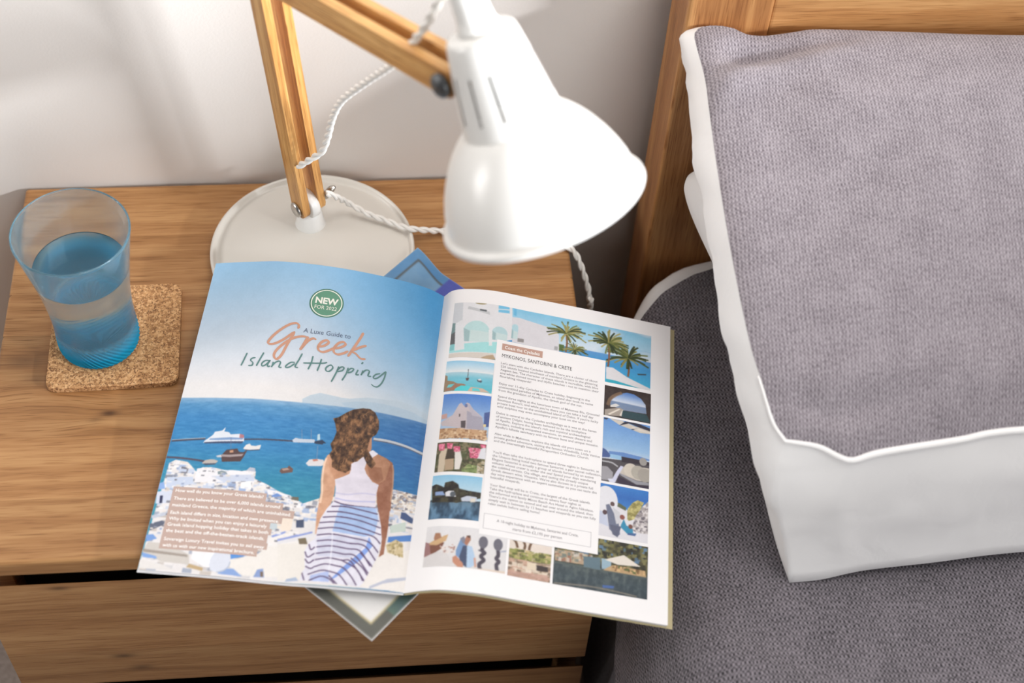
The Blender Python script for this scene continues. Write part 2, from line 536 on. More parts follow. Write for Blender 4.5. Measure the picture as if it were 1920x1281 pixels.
for di, (z0, z1) in enumerate(((-0.214, -0.0345), (-0.418, -0.232))):
    dr = obj('drawer', [(0.03, 0.012, z0 + 0.02), (TW - 0.03, 0.012, z0 + 0.02), (TW - 0.03, 0.012, z1 - 0.02), (0.03, 0.012, z1 - 0.02)], [(0, 1, 2, 3)], OAK_BODY, table, False)
    zc = [z0, z0 + 0.062, z0 + 0.118, z1]
    for j in range(3):
        bm = bmesh.new()
        bmesh.ops.create_cube(bm, size=1.0)
        lo = np.array((-0.001, 0.0005, zc[j] + (0.00008 if j else 0))); hi = np.array((TW - 0.001, 0.0105, zc[j + 1]))
        for q in bm.verts:
            q.co = Vector(((q.co.x + .5) * (hi - lo)[0] + lo[0], (q.co.y + .5) * (hi - lo)[1] + lo[1], (q.co.z + .5) * (hi - lo)[2] + lo[2]))
        if j == 2:                           # finger pull: the top edge slopes away behind
            for q in bm.verts:
                if q.co.y > 0.01 and q.co.z > z1 - 1e-6:
                    q.co.z -= 0.018
        soft = [e for e in bm.edges if (abs((e.verts[0].co + e.verts[1].co).z / 2 - z1) < 1e-6) or (abs((e.verts[0].co + e.verts[1].co).z / 2 - z0) < 1e-6)]
        if soft:
            bmesh.ops.bevel(bm, geom=soft, offset=0.0015, segments=2, affect='EDGES', profile=0.5)
        from_bm('board', bm, OAK_FRONT, dr, (0.36, 0.62, 0.5)[j] + 3.7 * di + j)

# ================================================================ BED
bed = thing('bed', 'oak bed with a square headboard post against the white wall', 'bed', (1.28, 0.34, -TH))
PX0, PX1, PY0, PY1, HB = 0.566, 0.634, 0.317, 0.376, 0.300
box('headboard_post', (PX0, PY0, -TH), (PX1, PY1, HB), OAK_BED_V, bed, 0.003, 3, 0.42)
box('top_rail', (PX1, PY0 + 0.004, 0.165), (2.02, PY1 - 0.008, HB), OAK_BED_H, bed, 0.003, 3, 0.62)
for i in range(3):
    box('headboard_panel', (PX1, PY0 + 0.014, -0.21 + 0.125 * i), (2.02, PY1 - 0.02, -0.0853 + 0.125 * i), OAK_BED_H, bed, 0.002, 1, 0.3 + 1.1 * i)
box('side_rail', (0.600, -1.55, -0.36), (0.628, PY0, -0.24), OAK_BED_H, bed, 0.002, 1, 0.4)
o = box('mattress', (0.600, -1.5, -0.24), (2.0, 0.300, -0.055), WHITE_CLOTH, None, 0.03, 4)
tag(o, 'mattress lying on the bed beneath the grey duvet', 'mattress')


def noise2(x, y, s, seed):
    """Smooth value noise."""
    r = np.random.default_rng(seed)
    g = r.random((64, 64))
    u = np.asarray(x) / s; v = np.asarray(y) / s
    iu, iv = np.floor(u).astype(int), np.floor(v).astype(int)
    fu, fv = u - iu, v - iv
    fu = fu * fu * (3 - 2 * fu); fv = fv * fv * (3 - 2 * fv)
    G = lambda a, b: g[a % 64, b % 64]
    return (G(iu, iv) * (1 - fu) + G(iu + 1, iv) * fu) * (1 - fv) + (G(iu, iv + 1) * (1 - fu) + G(iu + 1, iv + 1) * fu) * fv


# ---------------------------------------------------------------- duvet: a sheet over the mattress that rolls down on the near side
duvet = thing('duvet', 'charcoal grey woven duvet with a white underside spread over the bed', 'duvet', (1.2, -0.5, -0.05))
ZT, RX, RZ_, XC = -0.032, 0.078, 0.110, 0.584
prof = []                                  # (x, z, arc) from the middle of the bed to the hanging hem
for x in np.linspace(1.98, XC, 120, endpoint=False):
    prof.append((x, ZT))
for a in np.linspace(0, math.pi / 2, 36):
    prof.append((XC - RX * math.sin(a), ZT - RZ_ * (1 - math.cos(a))))
for z in np.linspace(ZT - RZ_ - 0.01, -0.40, 24):
    prof.append((XC - RX + 0.012 * math.sin((z - ZT) * 22) * 0.5, z))
prof = np.array(prof)
arc = np.r_[0, np.cumsum(np.linalg.norm(np.diff(prof, axis=0), axis=1))]
nT = 330
# far end of the sheet (towards the headboard) for each point of the profile
yend = np.interp(prof[:, 0], [0.506, 0.52, 0.545, 0.575, 0.605, 0.635, 2.0], [0.185, 0.205, 0.238, 0.268, 0.288, 0.298, 0.300])
V, UV = [], []
for t in np.linspace(0, 1, nT):
    y = -1.45 + (yend + 1.45) * t
    x = prof[:, 0].copy(); z = prof[:, 1].copy()
    w = np.clip((x - 0.505) / 0.05, 0, 1)
    z += (noise2(x + 3, y + 5, 0.13, 3) - 0.5) * 0.020 * w + (noise2(x + 9, y + 2, 0.055, 4) - 0.5) * 0.006 * w
    x += (1 - w) * ((noise2(y + 7, z + 3, 0.14, 5) - 0.5) * 0.016 - 0.002 + 0.016 * np.clip(y / 0.1 + 0.3, 0, 1))
    # soft diagonal folds that run from the pillow towards the foot of the bed
    d = (x - 0.60) * 0.55 + (y + 0.12) * 0.83
    z += 0.010 * np.exp(-(d / 0.022) ** 2) * np.clip((x - 0.52) / 0.06, 0, 1) * np.clip((0.95 - x) / 0.2, 0, 1)
    d = (x - 0.70) * 0.35 + (y + 0.20) * 0.94
    z += 0.008 * np.exp(-(d / 0.020) ** 2) * np.clip((x - 0.56) / 0.08, 0, 1)
    x = np.where((y > -0.03), np.maximum(x, 0.4985), x)
    V.append(np.stack([x, y, z], -1)); UV.append(np.stack([arc, np.full_like(arc, y.mean()) if False else y], -1))
V = np.vstack(V); UV = np.vstack(UV)
nP = len(prof)
F = grid_faces(nP, nT)[:, ::-1]
obj('grey_cover', V, F, DUVET_CLOTH, duvet, True, UV)
# white underside turned out along the head end
last = V[-nP:]
tap = np.clip((last[:, 0] - 0.512) / 0.07, 0.12, 1.0) * (0.85 + 0.3 * noise2(last[:, 0] + 3, last[:, 1] + 3, 0.02, 77))
rows = []
for s in np.linspace(0, 1, 9):
    a = s * math.pi * 0.75
    rows.append(last + np.stack([-0.008 * math.sin(a) * (last[:, 0] < 0.63) * tap, 0.015 * math.sin(a) * tap, (-0.020 * (1 - math.cos(a)) + 0.003 * math.sin(2 * a)) * tap], -1))
R_ = np.vstack(rows)
R_[:, 1] = np.minimum(R_[:, 1], 0.314)
obj('white_underside', R_, grid_faces(nP, 9)[:, ::-1], WHITE_CLOTH, duvet)

# ---------------------------------------------------------------- lower pillow
low = thing('pillow', 'white lower pillow peeking out under the grey pillow beside the headboard', 'pillow', (0.93, 0.21, -0.02), 'pillows at the headboard')
n1, n2 = 90, 50
S, T = np.meshgrid(np.sin(np.linspace(-1, 1, n1) * math.pi / 2), np.sin(np.linspace(-1, 1, n2) * math.pi / 2))


def cushion(S, T, cx, cy, hx, hy, zs, hz, sign):
    pin = 1 - 0.03 * (1 - np.abs(T) ** 4) * np.abs(S) ** 8
    pin2 = 1 - 0.10 * (1 - np.abs(S) ** 8) * np.abs(T) ** 8
    rnd = 1 - 0.05 * np.abs(T) ** 6 * np.abs(S) ** 6          # blunt corners
    x = cx + hx * S * pin * rnd; y = cy + hy * T * pin2 * rnd
    x = x + np.clip(0.30 - y, 0, 1) * 0.34 * np.clip(-S, 0, 1)  # the open end slants away under the upper pillow
    h = np.clip((1 - np.abs(S) ** 9), 0, 1) ** 0.5 * np.clip((1 - np.abs(T) ** 4), 0, 1) ** 0.5
    return x, y, zs(x, y) + sign * hz * h


zs = lambda x, y: 0.046 + 0.30 * (y - 0.2) - 0.10 * np.clip(x - 0.62, 0, 0.3)
PV, PF = [], []
for sgn in (1, -1):
    x, y, z = cushion(S, T, 0.925, 0.213, 0.352, 0.102, zs, 0.056, sgn)
    z += 0.004 * (noise2(x + 4, y + 4, 0.03, 11) - 0.5) * (1 - np.abs(S) ** 6)
    z = np.maximum(z, -0.027)
    PV.append(np.stack([x, y, z], -1).reshape(-1, 3))
    f = grid_faces(n1, n2)
    PF.append(f if sgn > 0 else f[:, ::-1] + n1 * n2)
obj('pillowcase', np.vstack(PV), np.vstack(PF), WHITE_CLOTH, low)

# ---------------------------------------------------------------- upper pillow: grey face, white sides
big = thing('pillow', 'plump pillow with grey woven face and white sides on top of the stack', 'pillow', (0.93, 0.13, -0.02), 'pillows at the headboard')
seamL = [(0.6087, 0.0026, 0.12), (0.6003, 0.014, 0.128), (0.5931, 0.0369, 0.143), (0.5864, 0.0665, 0.156), (0.5791, 0.126, 0.183), (0.5754, 0.1906, 0.207), (0.5742, 0.2364, 0.224), (0.5744, 0.2646, 0.231), (0.5716, 0.2904, 0.238), (0.5707, 0.3025, 0.24)]
seamB = [(0.5707, 0.3025, 0.24), (0.5723, 0.3089, 0.242), (0.5784, 0.3115, 0.244), (0.5897, 0.3112, 0.245), (0.6022, 0.3089, 0.244), (0.6135, 0.3046, 0.241), (0.6298, 0.304, 0.24), (0.6511, 0.3055, 0.242), (0.6722, 0.3058, 0.244), (0.739, 0.2985, 0.246), (0.8329, 0.2921, 0.246)] + [(1.05, 0.300, .235), (1.20, 0.298, .215), (1.29, 0.300, .195)]
seamF = [(0.6087, 0.0026, 0.12), (0.6197, -0.0005, 0.121), (0.6331, -0.0038, 0.12), (0.6471, -0.0113, 0.117), (0.6559, -0.0145, 0.117), (0.6709, -0.0117, 0.12), (0.6948, -0.0091, 0.122), (0.7353, -0.0051, 0.124), (0.7844, 0.0001, 0.126)] + [(0.95, 0.004, .120), (1.10, 0.000, .110), (1.22, -0.004, .100), (1.30, -0.005, .095)]
seamR = [(1.30, -0.005, .095), (1.285, 0.08, .125), (1.28, 0.20, .165), (1.29, 0.300, .195)]
lowL = [(0.63, -0.0389, -0.02), (0.6214, -0.0127, -0.004), (0.6139, 0.0195, 0.016), (0.607, 0.057, 0.036), (0.6001, 0.0913, 0.054), (0.5928, 0.1361, 0.08), (0.5883, 0.1889, 0.104), (0.5835, 0.2395, 0.132), (0.5816, 0.2725, 0.154), (0.581, 0.3014, 0.18), (0.5776, 0.32, 0.212)]
lowF = [(0.63, -0.0389, -0.02), (0.656, -0.0375, -0.02), (0.6918, -0.0315, -0.02), (0.7493, -0.0275, -0.02), (0.8257, -0.022, -0.02)] + [(1.0, -0.020, -0.02), (1.2, -0.018, -0.02), (1.31, -0.015, -0.015)]
lowR = [(1.31, -0.015, -0.015), (1.31, 0.10, 0.03), (1.31, 0.20, 0.08), (1.31, 0.295, 0.12)]
lowB = [lowL[-1], (0.75, 0.302, 0.19), (1.0, 0.302, 0.17), (1.31, 0.295, 0.12)]
ns, nt = 150, 90
cF = arc_sample(catmull(seamF), np.linspace(0, 1, ns)); cB = arc_sample(catmull(seamB), np.linspace(0, 1, ns))
cL = arc_sample(catmull(seamL), np.linspace(0, 1, nt)); cR = arc_sample(catmull(seamR), np.linspace(0, 1, nt))
s = np.linspace(0, 1, ns)[None, :, None]; t = np.linspace(0, 1, nt)[:, None, None]
coons = (1 - t) * cF[None] + t * cB[None] + (1 - s) * cL[:, None] + s * cR[:, None] - (
    (1 - s) * (1 - t) * cF[0] + s * (1 - t) * cF[-1] + (1 - s) * t * cB[0] + s * t * cB[-1])
ss, tt = np.meshgrid(np.linspace(0, 1, ns), np.linspace(0, 1, nt))
dome = np.clip(1 - np.abs(2 * ss - 1) ** 3.5, 0, 1) ** 0.8 * np.clip(1 - np.abs(2 * tt - 1) ** 2.6, 0, 1) ** 0.8
px, py = coons[..., 0], coons[..., 1]
wr = (noise2(px + 2, py + 3, 0.07, 21) - 0.5) * 0.008 * dome + (noise2(px * 0.6 + 2, py + 3, 0.025, 22) - 0.5) * 0.0022 * dome
# creases that pull from the back-left corner and along the front seam
dx, dy = px - 0.585, py - 0.300
cr = -0.014 * np.exp(-((dy + 0.018 - 0.10 * dx) / 0.012) ** 2) * np.clip(1 - dx / 0.14, 0, 1) * np.clip(dx / 0.02, 0, 1)
cr += 0.008 * np.exp(-((dy + 0.045 - 0.25 * dx) / 0.014) ** 2) * np.clip(1 - dx / 0.16, 0, 1)
fr = -0.006 * np.exp(-((tt - 0.10) / 0.035) ** 2) * np.exp(-((px - 0.655) / 0.045) ** 2)
cr = cr * np.clip(ss / 0.03, 0, 1) * np.clip((1 - tt) / 0.06, 0, 1)
coons[..., 2] += 0.026 * dome + wr + cr + fr
coons[..., 1] -= 0.004 * dome
UVp = np.stack([px, py * 1.08 + coons[..., 2] * 0.2], -1).reshape(-1, 2)
obj('grey_face', coons.reshape(-1, 3), grid_faces(ns, nt), PILLOW_CLOTH, big, True, UVp)


def loop(F_, R_, B_, L_, nf=150, nl=90):
    a = arc_sample(catmull(F_), np.linspace(0, 1, nf))
    b = arc_sample(catmull(R_), np.linspace(0, 1, nl))
    c = arc_sample(catmull(B_), np.linspace(0, 1, nf))
    d = arc_sample(catmull(L_), np.linspace(0, 1, nl))
    return np.vstack([a[:-1], b[:-1], c[::-1][:-1], d[::-1][:-1]])


sl = loop(seamF, seamR, seamB, seamL); ll = loop(lowF, lowR, lowB, lowL)
cen = np.array((0.95, 0.14, 0.0))
m = len(sl)
rows = []
out = sl - cen; out[:, 2] = 0; out /= np.linalg.norm(out, axis=1, keepdims=True)
mid = (sl + ll) / 2
wn = noise2(mid[:, 0] * 3 + mid[:, 1] * 3, mid[:, 2] * 3 + 4, 0.09, 31) - 0.5
for q in np.linspace(0, 1, 14):
    b = sl * (1 - q) + ll * q
    b = b + out * (0.010 * math.sin(math.pi * q) + 0.004 * math.sin(2 * math.pi * q))
    b = b + out * ((noise2(b[:, 0] * 1.0 + 5, b[:, 2] * 1.0 + b[:, 1] + 6, 0.035, 32) - 0.5) * 0.007 * math.sin(math.pi * q))[:, None]
    b = b + out * ((noise2(b[:, 0] * 1.4 + b[:, 2] * 0.9 + 5, b[:, 2] * 1.3 - b[:, 0] * 0.5 + b[:, 1] + 8, 0.016, 33) - 0.5) * 0.0035 * math.sin(math.pi * q) * min(1, 0.4 + q))[:, None]
    rows.append(b)
for q in (0.06, 0.2, 0.5, 0.8):             # underneath
    b = ll * (1 - q) + cen * q
    b[:, 2] = np.maximum(ll[:, 2] - 0.03 * min(1, q * 4), -0.0245)
    b[:, 2] = b[:, 2] * (1 - q ** 2) + 0.05 * q ** 2
    rows.append(b)
nr = len(rows)
F = [tuple(q) for q in grid_faces(m, nr, wrap=True)] + [tuple(range((nr - 1) * m, nr * m))]
obj('white_sides', np.vstack(rows), [q[::-1] for q in F], WHITE_CLOTH, big)
idx = np.r_[np.arange(m - 14, m), np.arange(0, 149)]
pv, pf = tube(sl[idx] + out[idx] * 0.0010 - np.array((0, 0, 0.0012)), np.interp(np.arange(len(idx)), [0, 14, 30], [0.0006, 0.0018, 0.0030]), 10)
obj('piping', pv, pf, WHITE_CLOTH, big)

# ================================================================ DESK LAMP
BC = np.array((0.261, 0.297, 0.0))
lamp = thing('desk_lamp', 'white architect desk lamp with double oak arms and round base on the bedside table', 'desk lamp', tuple(BC))
prof_b = [(0.0, 0.0), (0.086, 0.0), (0.0888, 0.002), (0.0896, 0.006), (0.0898, 0.0098), (0.0896, 0.0122), (0.0886, 0.0138), (0.0872, 0.0138), (0.0862, 0.0122), (0.0856, 0.0098), (0.0844, 0.0090),
          (0.082, 0.0096), (0.070, 0.0142), (0.050, 0.0188), (0.030, 0.0218), (0.015, 0.0228), (0.0, 0.0230)]
v, f = lathe(prof_b, BC, n=96)
obj('base', v, f, GREY_BASE, lamp)
J = np.array((0.2595, 0.3181, 0.048)); E = np.array((0.2434, 0.3047, 0.3072)); A = np.array((0.3726, 0.1211, 0.37))
pdir = (A - E) * (1, 1, 0); pdir /= np.linalg.norm(pdir)
nrm = np.array((-pdir[1], pdir[0], 0.0))          # across the two slats, to the right
v, f = lathe([(0.0, 0.012), (0.0135, 0.012), (0.0135, 0.022), (0.0122, 0.026), (0.0112, 0.034), (0.0095, 0.040), (0.0, 0.041)], (J[0], J[1], 0.0), n=40)
obj('pivot_post', v, f, WHITE_LAMP, lamp)
v, f = lathe([(0.0, -0.0044), (0.0118, -0.0044), (0.0130, -0.0034), (0.0130, 0.0034), (0.0118, 0.0044), (0.0, 0.0044)], J, nrm, 40)
obj('pivot_disc', v, f, WHITE_LAMP, lamp)


def slat(name, P, Q, across, off, w, th, parent, tone):
    """A flat wooden bar from P to Q with rounded ends, shifted sideways by off."""
    d = (Q - P); L = np.linalg.norm(d); d = d / L
    y = across - d * (across @ d); y /= np.linalg.norm(y); z = np.cross(d, y)
    r = w / 2
    ol = [(L + r * math.cos(a), r * math.sin(a)) for a in np.linspace(-math.pi / 2, math.pi / 2, 13)] + \
         [(-r * math.cos(a), -r * math.sin(a)) for a in np.linspace(-math.pi / 2, math.pi / 2, 13)]
    bm = bmesh.new()
    lo = [bm.verts.new((x, -th / 2, q)) for x, q in ol]; hi = [bm.verts.new((x, th / 2, q)) for x, q in ol]
    bm.faces.new(lo); bm.faces.new(hi[::-1])
    k_ = len(ol)
    for i in range(k_):
        bm.faces.new((lo[i], hi[i], hi[(i + 1) % k_], lo[(i + 1) % k_]))
    rim = [e for e in bm.edges if abs(e.verts[0].co.y - e.verts[1].co.y) < 1e-9]
    bmesh.ops.bevel(bm, geom=rim, offset=0.0007, segments=2, affect='EDGES', profile=0.5)
    bmesh.ops.recalc_face_normals(bm, faces=bm.faces[:])
    me = bpy.data.meshes.new(name); bm.to_mesh(me); bm.free(); me.materials.append(OAK_LAMP)
    o = link(bpy.data.objects.new(name, me), parent)
    Mx = Matrix.Identity(4)
    for i in range(3):
        Mx[i][0], Mx[i][1], Mx[i][2] = d[i], y[i], z[i]
    Mx.translation = Vector(P + y * off) - world_loc(parent)
    o.matrix_local = Mx
    o['tone'] = tone
    return o


OFF = 0.0082
slat('lower_arm', J, E, nrm, -OFF, 0.0185, 0.0070, lamp, 0.42)
slat('lower_arm', J, E, nrm, OFF, 0.0185, 0.0070, lamp, 1.55)
ud_ = (A - E) / np.linalg.norm(A - E)
US = E + ud_ * 0.016 + np.array((0, 0, 0.006))
slat('upper_arm', US, A, nrm, -OFF, 0.0205, 0.0074, lamp, 2.62)
slat('upper_arm', US, A, nrm, OFF, 0.0205, 0.0074, lamp, 3.55)
Ul = E + np.array((0, 0, 0.004))
for sgn in (-1, 1):                                 # hinge plates at the elbow
    pv, pf = tube([E + nrm * sgn * 0.0128, US + nrm * sgn * 0.0128], [0.0055, 0.0055], 12)
    obj('elbow_plate', pv, pf, DARK_STEEL, lamp)
# bolt with a domed cap at the foot of the lower arm
v, f = lathe([(0.0, 0.0), (0.0062, 0.0), (0.0072, 0.0008), (0.0070, 0.0022), (0.005, 0.0034), (0.0, 0.0038)], J - nrm * (OFF + 0.0037), -nrm, 28)
obj('bolt_cap', v, f, STEEL, lamp)
v, f = lathe([(0.0, 0.0), (0.0068, 0.0), (0.0082, 0.0012), (0.0082, 0.004), (0.0065, 0.0055), (0.0, 0.006)], A - nrm * (OFF + 0.0039), -nrm, 28)
obj('bolt_cap', v, f, DARK_STEEL, lamp)
# wing nut on the other side
WN = J + nrm * (OFF + 0.0037)
wn_ = obj('wing_nut', *lathe([(0.0, 0.0), (0.0045, 0.0), (0.004, 0.006), (0.0, 0.0065)], WN, nrm, 20), STEEL, lamp)
for sgn in (-1, 1):
    d_ = np.array((0, 0, 1.0)) * 0.85 * sgn + pdir * 0.5 * sgn
    p = [WN + nrm * 0.003 + d_ * 0.002, WN + nrm * 0.006 + d_ * 0.007, WN + nrm * 0.010 + d_ * 0.011, WN + nrm * 0.012 + d_ * 0.013]
    pv, pf = tube(catmull(p, 6), np.interp(np.linspace(0, 1, 19), [0, 0.6, 1], [0.0015, 0.0032, 0.0012]), 10)
    obj('wing', pv, pf, STEEL, wn_)

# shade: bell and slotted housing about one tilted axis
RC = np.array((0.4267, 0.0722, 0.3001)); ax = -np.array((0.3377, -0.3713, -0.8645)); ax /= np.linalg.norm(ax)
RR = 0.0668
bell = [(1.000, 0.0), (1.020, 0.0006), (1.032, 0.0024), (1.026, 0.0044), (1.004, 0.0056), (0.972, 0.0056), (0.966, 0.0068), (0.960, 0.010), (0.936, 0.018), (0.890, 0.027), (0.828, 0.036),
        (0.742, 0.046), (0.672, 0.0525), (0.600, 0.0580), (0.550, 0.0612), (0.515, 0.0630), (0.498, 0.0636), (0.480, 0.0636)]
inner = [(r - 0.02, h - 0.0005) for r, h in bell[:4:-1]] + [(0.962, 0.002), (0.985, -0.0004), (1.0, 0.0)]
v, f = lathe([(r * RR, h) for r, h in bell + inner], RC, ax, 96)
shade = obj('shade', v, f, WHITE_LAMP, lamp)
NS = 12
hs = [(0.488, 0.0628), (0.484, 0.0650), (0.478, 0.0680), (0.470, 0.0715), (0.462, 0.0750), (0.438, 0.0855), (0.413, 0.0955), (0.389, 0.1055), (0.364, 0.1145), (0.345, 0.1210), (0.332, 0.1238), (0.305, 0.1256), (0.10, 0.1266)]
outer = [(r * RR, h) for r, h in hs]
cutr = lambda i, j: (i % 7 == 3) and (4 <= j <= 6)
v, f = lathe(outer, RC, ax, NS * 7, cutr)
vi, fi = lathe([(max(r - 0.0012, 0.001), h - 0.0002) for r, h in outer], RC, ax, NS * 7, cutr)
obj('lamp_housing', np.vstack([v, vi]), np.vstack([f, fi[:, ::-1] + len(v)]), WHITE_LAMP, lamp)
v, f = lathe([(0.0, 0.122), (0.0135, 0.1255), (0.0140, 0.129), (0.0125, 0.131), (0.0115, 0.138), (0.0105, 0.156), (0.0085, 0.160), (0.0, 0.161)], RC, ax, 40)
obj('neck_cap', v, f, WHITE_LAMP, lamp)
v, f = lathe([(0.0, 0.120), (0.013, 0.120), (0.013, 0.080), (0.0, 0.078)], RC, ax, 28)
obj('bulb_socket', v, f, BLACK, lamp)
v, f = lathe([(0.0, 0.0)] + [(0.024 * math.sin(a), 0.040 - 0.024 * math.cos(a)) for a in np.linspace(0.1, 2.3, 14)] + [(0.012, 0.070), (0.012, 0.086)], RC + ax * 0.0, ax, 28)
obj('light_bulb', v[28:], grid_faces(28, 16, wrap=True), plain('opal_glass', (240, 238, 232), 0.2), lamp)
# bracket that holds the housing on the arm end
HP = RC + ax * 0.112
pv, pf = tube(catmull([A - ud_ * 0.010, A + ud_ * 0.004, (A * 0.45 + HP * 0.55), HP + (A - HP) * 0.25], 8), 0.0042, 12)
obj('shade_bracket', pv, pf, WHITE_LAMP, lamp)
SB = RC + ax * 0.116 + (A - HP) / np.linalg.norm(A - HP) * 0.024
v, f = lathe([(0.0, 0.0), (0.006, 0.0), (0.0065, 0.006), (0.005, 0.012), (0.0, 0.0125)], SB - (A - HP) / np.linalg.norm(A - HP) * 0.004, (A - HP), 20)
obj('shade_knob', v, f, WHITE_LAMP, lamp)
# textile cords
cB_ = [(0.2551, 0.2986, 0.1135), (0.2647, 0.292, 0.1272), (0.2759, 0.2866, 0.1421), (0.2812, 0.2828, 0.1612), (0.2868, 0.2731, 0.1924), (0.2954, 0.2569, 0.2253), (0.3153, 0.229, 0.2694), (0.3323, 0.1987, 0.3112), (0.3415, 0.1703, 0.3474), (0.3461, 0.1528, 0.3724), (0.3536, 0.1472, 0.3905), (0.3608, 0.1468, 0.4075), (0.3699, 0.1467, 0.4211), (0.3804, 0.1408, 0.4304), (0.3828, 0.1336, 0.4289)]
twisted_cord('cord', cB_, CORD_WHITE, lamp)
cA_ = [(0.2756, 0.3144, 0.064), (0.2826, 0.3179, 0.056), (0.2944, 0.3273, 0.036), (0.3105, 0.323, 0.0268), (0.3245, 0.3197, 0.0222), (0.3375, 0.3155, 0.0185), (0.3479, 0.3128, 0.0168), (0.3623, 0.3155, 0.011), (0.3793, 0.3197, 0.0042), (0.396, 0.3157, 0.0036), (0.4291, 0.3066, 0.0036), (0.4623, 0.3001, 0.0036), (0.4816, 0.2994, 0.0036)] + [(0.489, 0.296, 0.0042), (0.4945, 0.2916, 0.0016), (0.5005, 0.2847, -0.0098), (0.506, 0.2748, -0.0244), (0.508, 0.2674, -0.0345), (0.508, 0.2626, -0.0518), (0.508, 0.32, -0.30), (0.512, 0.36, -0.50)]
twisted_cord('cord', cA_, CORD_WHITE, lamp)

# ================================================================ COASTER AND GLASS
k = Mat('cork')
co = k.n('TexCoord').outputs['Object']
vo = k.n('TexVoronoi', i_Vector=co, i_Scale=520.0, i_Randomness=1.0)
vo2 = k.n('TexVoronoi', i_Vector=co, i_Scale=1100.0)
n1_ = k.n('TexNoise', i_Vector=co, i_Scale=260.0, i_Detail=4.0, i_Roughness=0.7).outputs[0]
cell = k.n('SeparateColor', i_0=vo.outputs['Color']).outputs[0]
cell2 = k.n('SeparateColor', i_0=vo2.outputs['Color']).outputs[1]
base_c = k.ramp(k.math('ADD', k.math('MULTIPLY', cell, 0.5), k.math('MULTIPLY', n1_, 0.5)), [(0.2, lin((136, 92, 56))), (0.5, lin((188, 140, 92))), (0.8, lin((216, 172, 124)))])
base_c = k.mix(k.math('MULTIPLY', k.math('GREATER_THAN', cell2, 0.84), 0.7), base_c, lin((92, 58, 36)))
k.set(Base_Color=base_c, Roughness=0.9, Normal=k.bump(n1_, 0.5, 0.0008))
CORK = k.m
bm = bmesh.new()
cc = np.array((0.0955, 0.2128)); hw = 0.0535; rot = math.radians(1.3); cr_ = 0.008
ol = []
for q, (sx, sy) in enumerate(((1, 1), (-1, 1), (-1, -1), (1, -1))):
    for a in np.linspace(0, math.pi / 2, 7):
        b = a + q * math.pi / 2
        ol.append((sx * (hw - cr_) + cr_ * math.cos(b), sy * (hw - cr_) + cr_ * math.sin(b)))
ol = [(cc[0] + x * math.cos(rot) - y * math.sin(rot), cc[1] + x * math.sin(rot) + y * math.cos(rot)) for x, y in ol]
lo = [bm.verts.new((x, y, 0.0002)) for x, y in ol]; hi = [bm.verts.new((x, y, 0.0055)) for x, y in ol]
bm.faces.new(lo[::-1]); bm.faces.new(hi)
for i in range(len(ol)):
    bm.faces.new((lo[i], lo[(i + 1) % len(ol)], hi[(i + 1) % len(ol)], hi[i]))
bmesh.ops.bevel(bm, geom=[e for e in bm.edges if abs(e.verts[0].co.z - e.verts[1].co.z) < 1e-9], offset=0.0008, segments=2, affect='EDGES')
o = from_bm('coaster', bm, CORK)
tag(o, 'square cork coaster with rounded corners under the blue glass', 'coaster')

GX, GY, GZ = 0.0830, 0.2085, 0.0055
k = Mat('blue_glass')                     # clear upper wall, deeper and cloudier blue towards the thick pressed foot
co = k.n('TexCoord').outputs['Object']
hz = k.n('SeparateXYZ', i_0=co).outputs[2]
deep = k.n('MapRange', i_0=hz, i_1=0.036, i_2=0.016, i_3=0.0, i_4=1.0).outputs[0]
k.set(Base_Color=k.mix(deep, (0.86, 0.945, 0.985), (0.34, 0.86, 0.99)), Roughness=0.06, IOR=1.40)
k.b.inputs['Transmission Weight'].default_value = 1.0
tr = k.n('BsdfTranslucent', i_Color=k.mix(deep, (0.40, 0.78, 0.98), (0.02, 0.64, 1.0)))
df = k.n('BsdfDiffuse', i_Color=k.mix(deep, (0.40, 0.78, 0.98), (0.02, 0.64, 1.0)))
cl_ = k.n('MixShader', i_0=0.45, i_1=tr.outputs[0], i_2=df.outputs[0])
fc = k.math('MULTIPLY_ADD', deep, 0.60, 0.075)
sp_ = k.n('SeparateXYZ', i_0=co)
an = k.math('ARCTAN2', k.math('SUBTRACT', sp_.outputs[1], 0.2085), k.math('SUBTRACT', sp_.outputs[0], 0.0830))
fl_ = k.math('SINE', k.math('ADD', k.math('MULTIPLY', an, 46.0), k.math('MULTIPLY', hz, 1300.0)))
nb = k.bump(k.math('MULTIPLY', fl_, deep), 0.7, 0.0012)
for nd_ in (tr, df, k.b):
    k.link(nb, nd_.inputs['Normal'])
mx = k.n('MixShader', i_0=fc, i_1=k.b.outputs[0], i_2=cl_.outputs[0])
k.link(mx.outputs[0], k.out.inputs['Surface'])
BLUE_GLASS = k.m
k = Mat('water')
k.set(Base_Color=(1, 1, 1), Roughness=0.0, IOR=1.33)
k.b.inputs['Transmission Weight'].default_value = 1.0
WATER = k.m
gp = catmull([(0.0330, 0.0030), (0.0334, 0.010), (0.0330, 0.025), (0.0334, 0.045), (0.0352, 0.068), (0.0385, 0.092), (0.0422, 0.115), (0.0456, 0.1345)], 9)
gi = [(r - np.interp(h, [0, 0.02, 0.1345], [0.0028, 0.0020, 0.0015]), h) for r, h in gp[::-1] if h > 0.0085]
outer = [(0.0, 0.0), (0.024, 0.0), (0.0300, 0.0003), (0.0322, 0.0014)] + [tuple(q) for q in gp]
rim = [(0.0455, 0.1354), (0.0448, 0.1357), (0.0442, 0.1352)]
inner = gi + [(0.0285, 0.0075), (0.024, 0.0066), (0.0, 0.0064)]
full = outer + rim + inner
NG = 240
v, f = lathe(full, (GX, GY, GZ), n=NG)
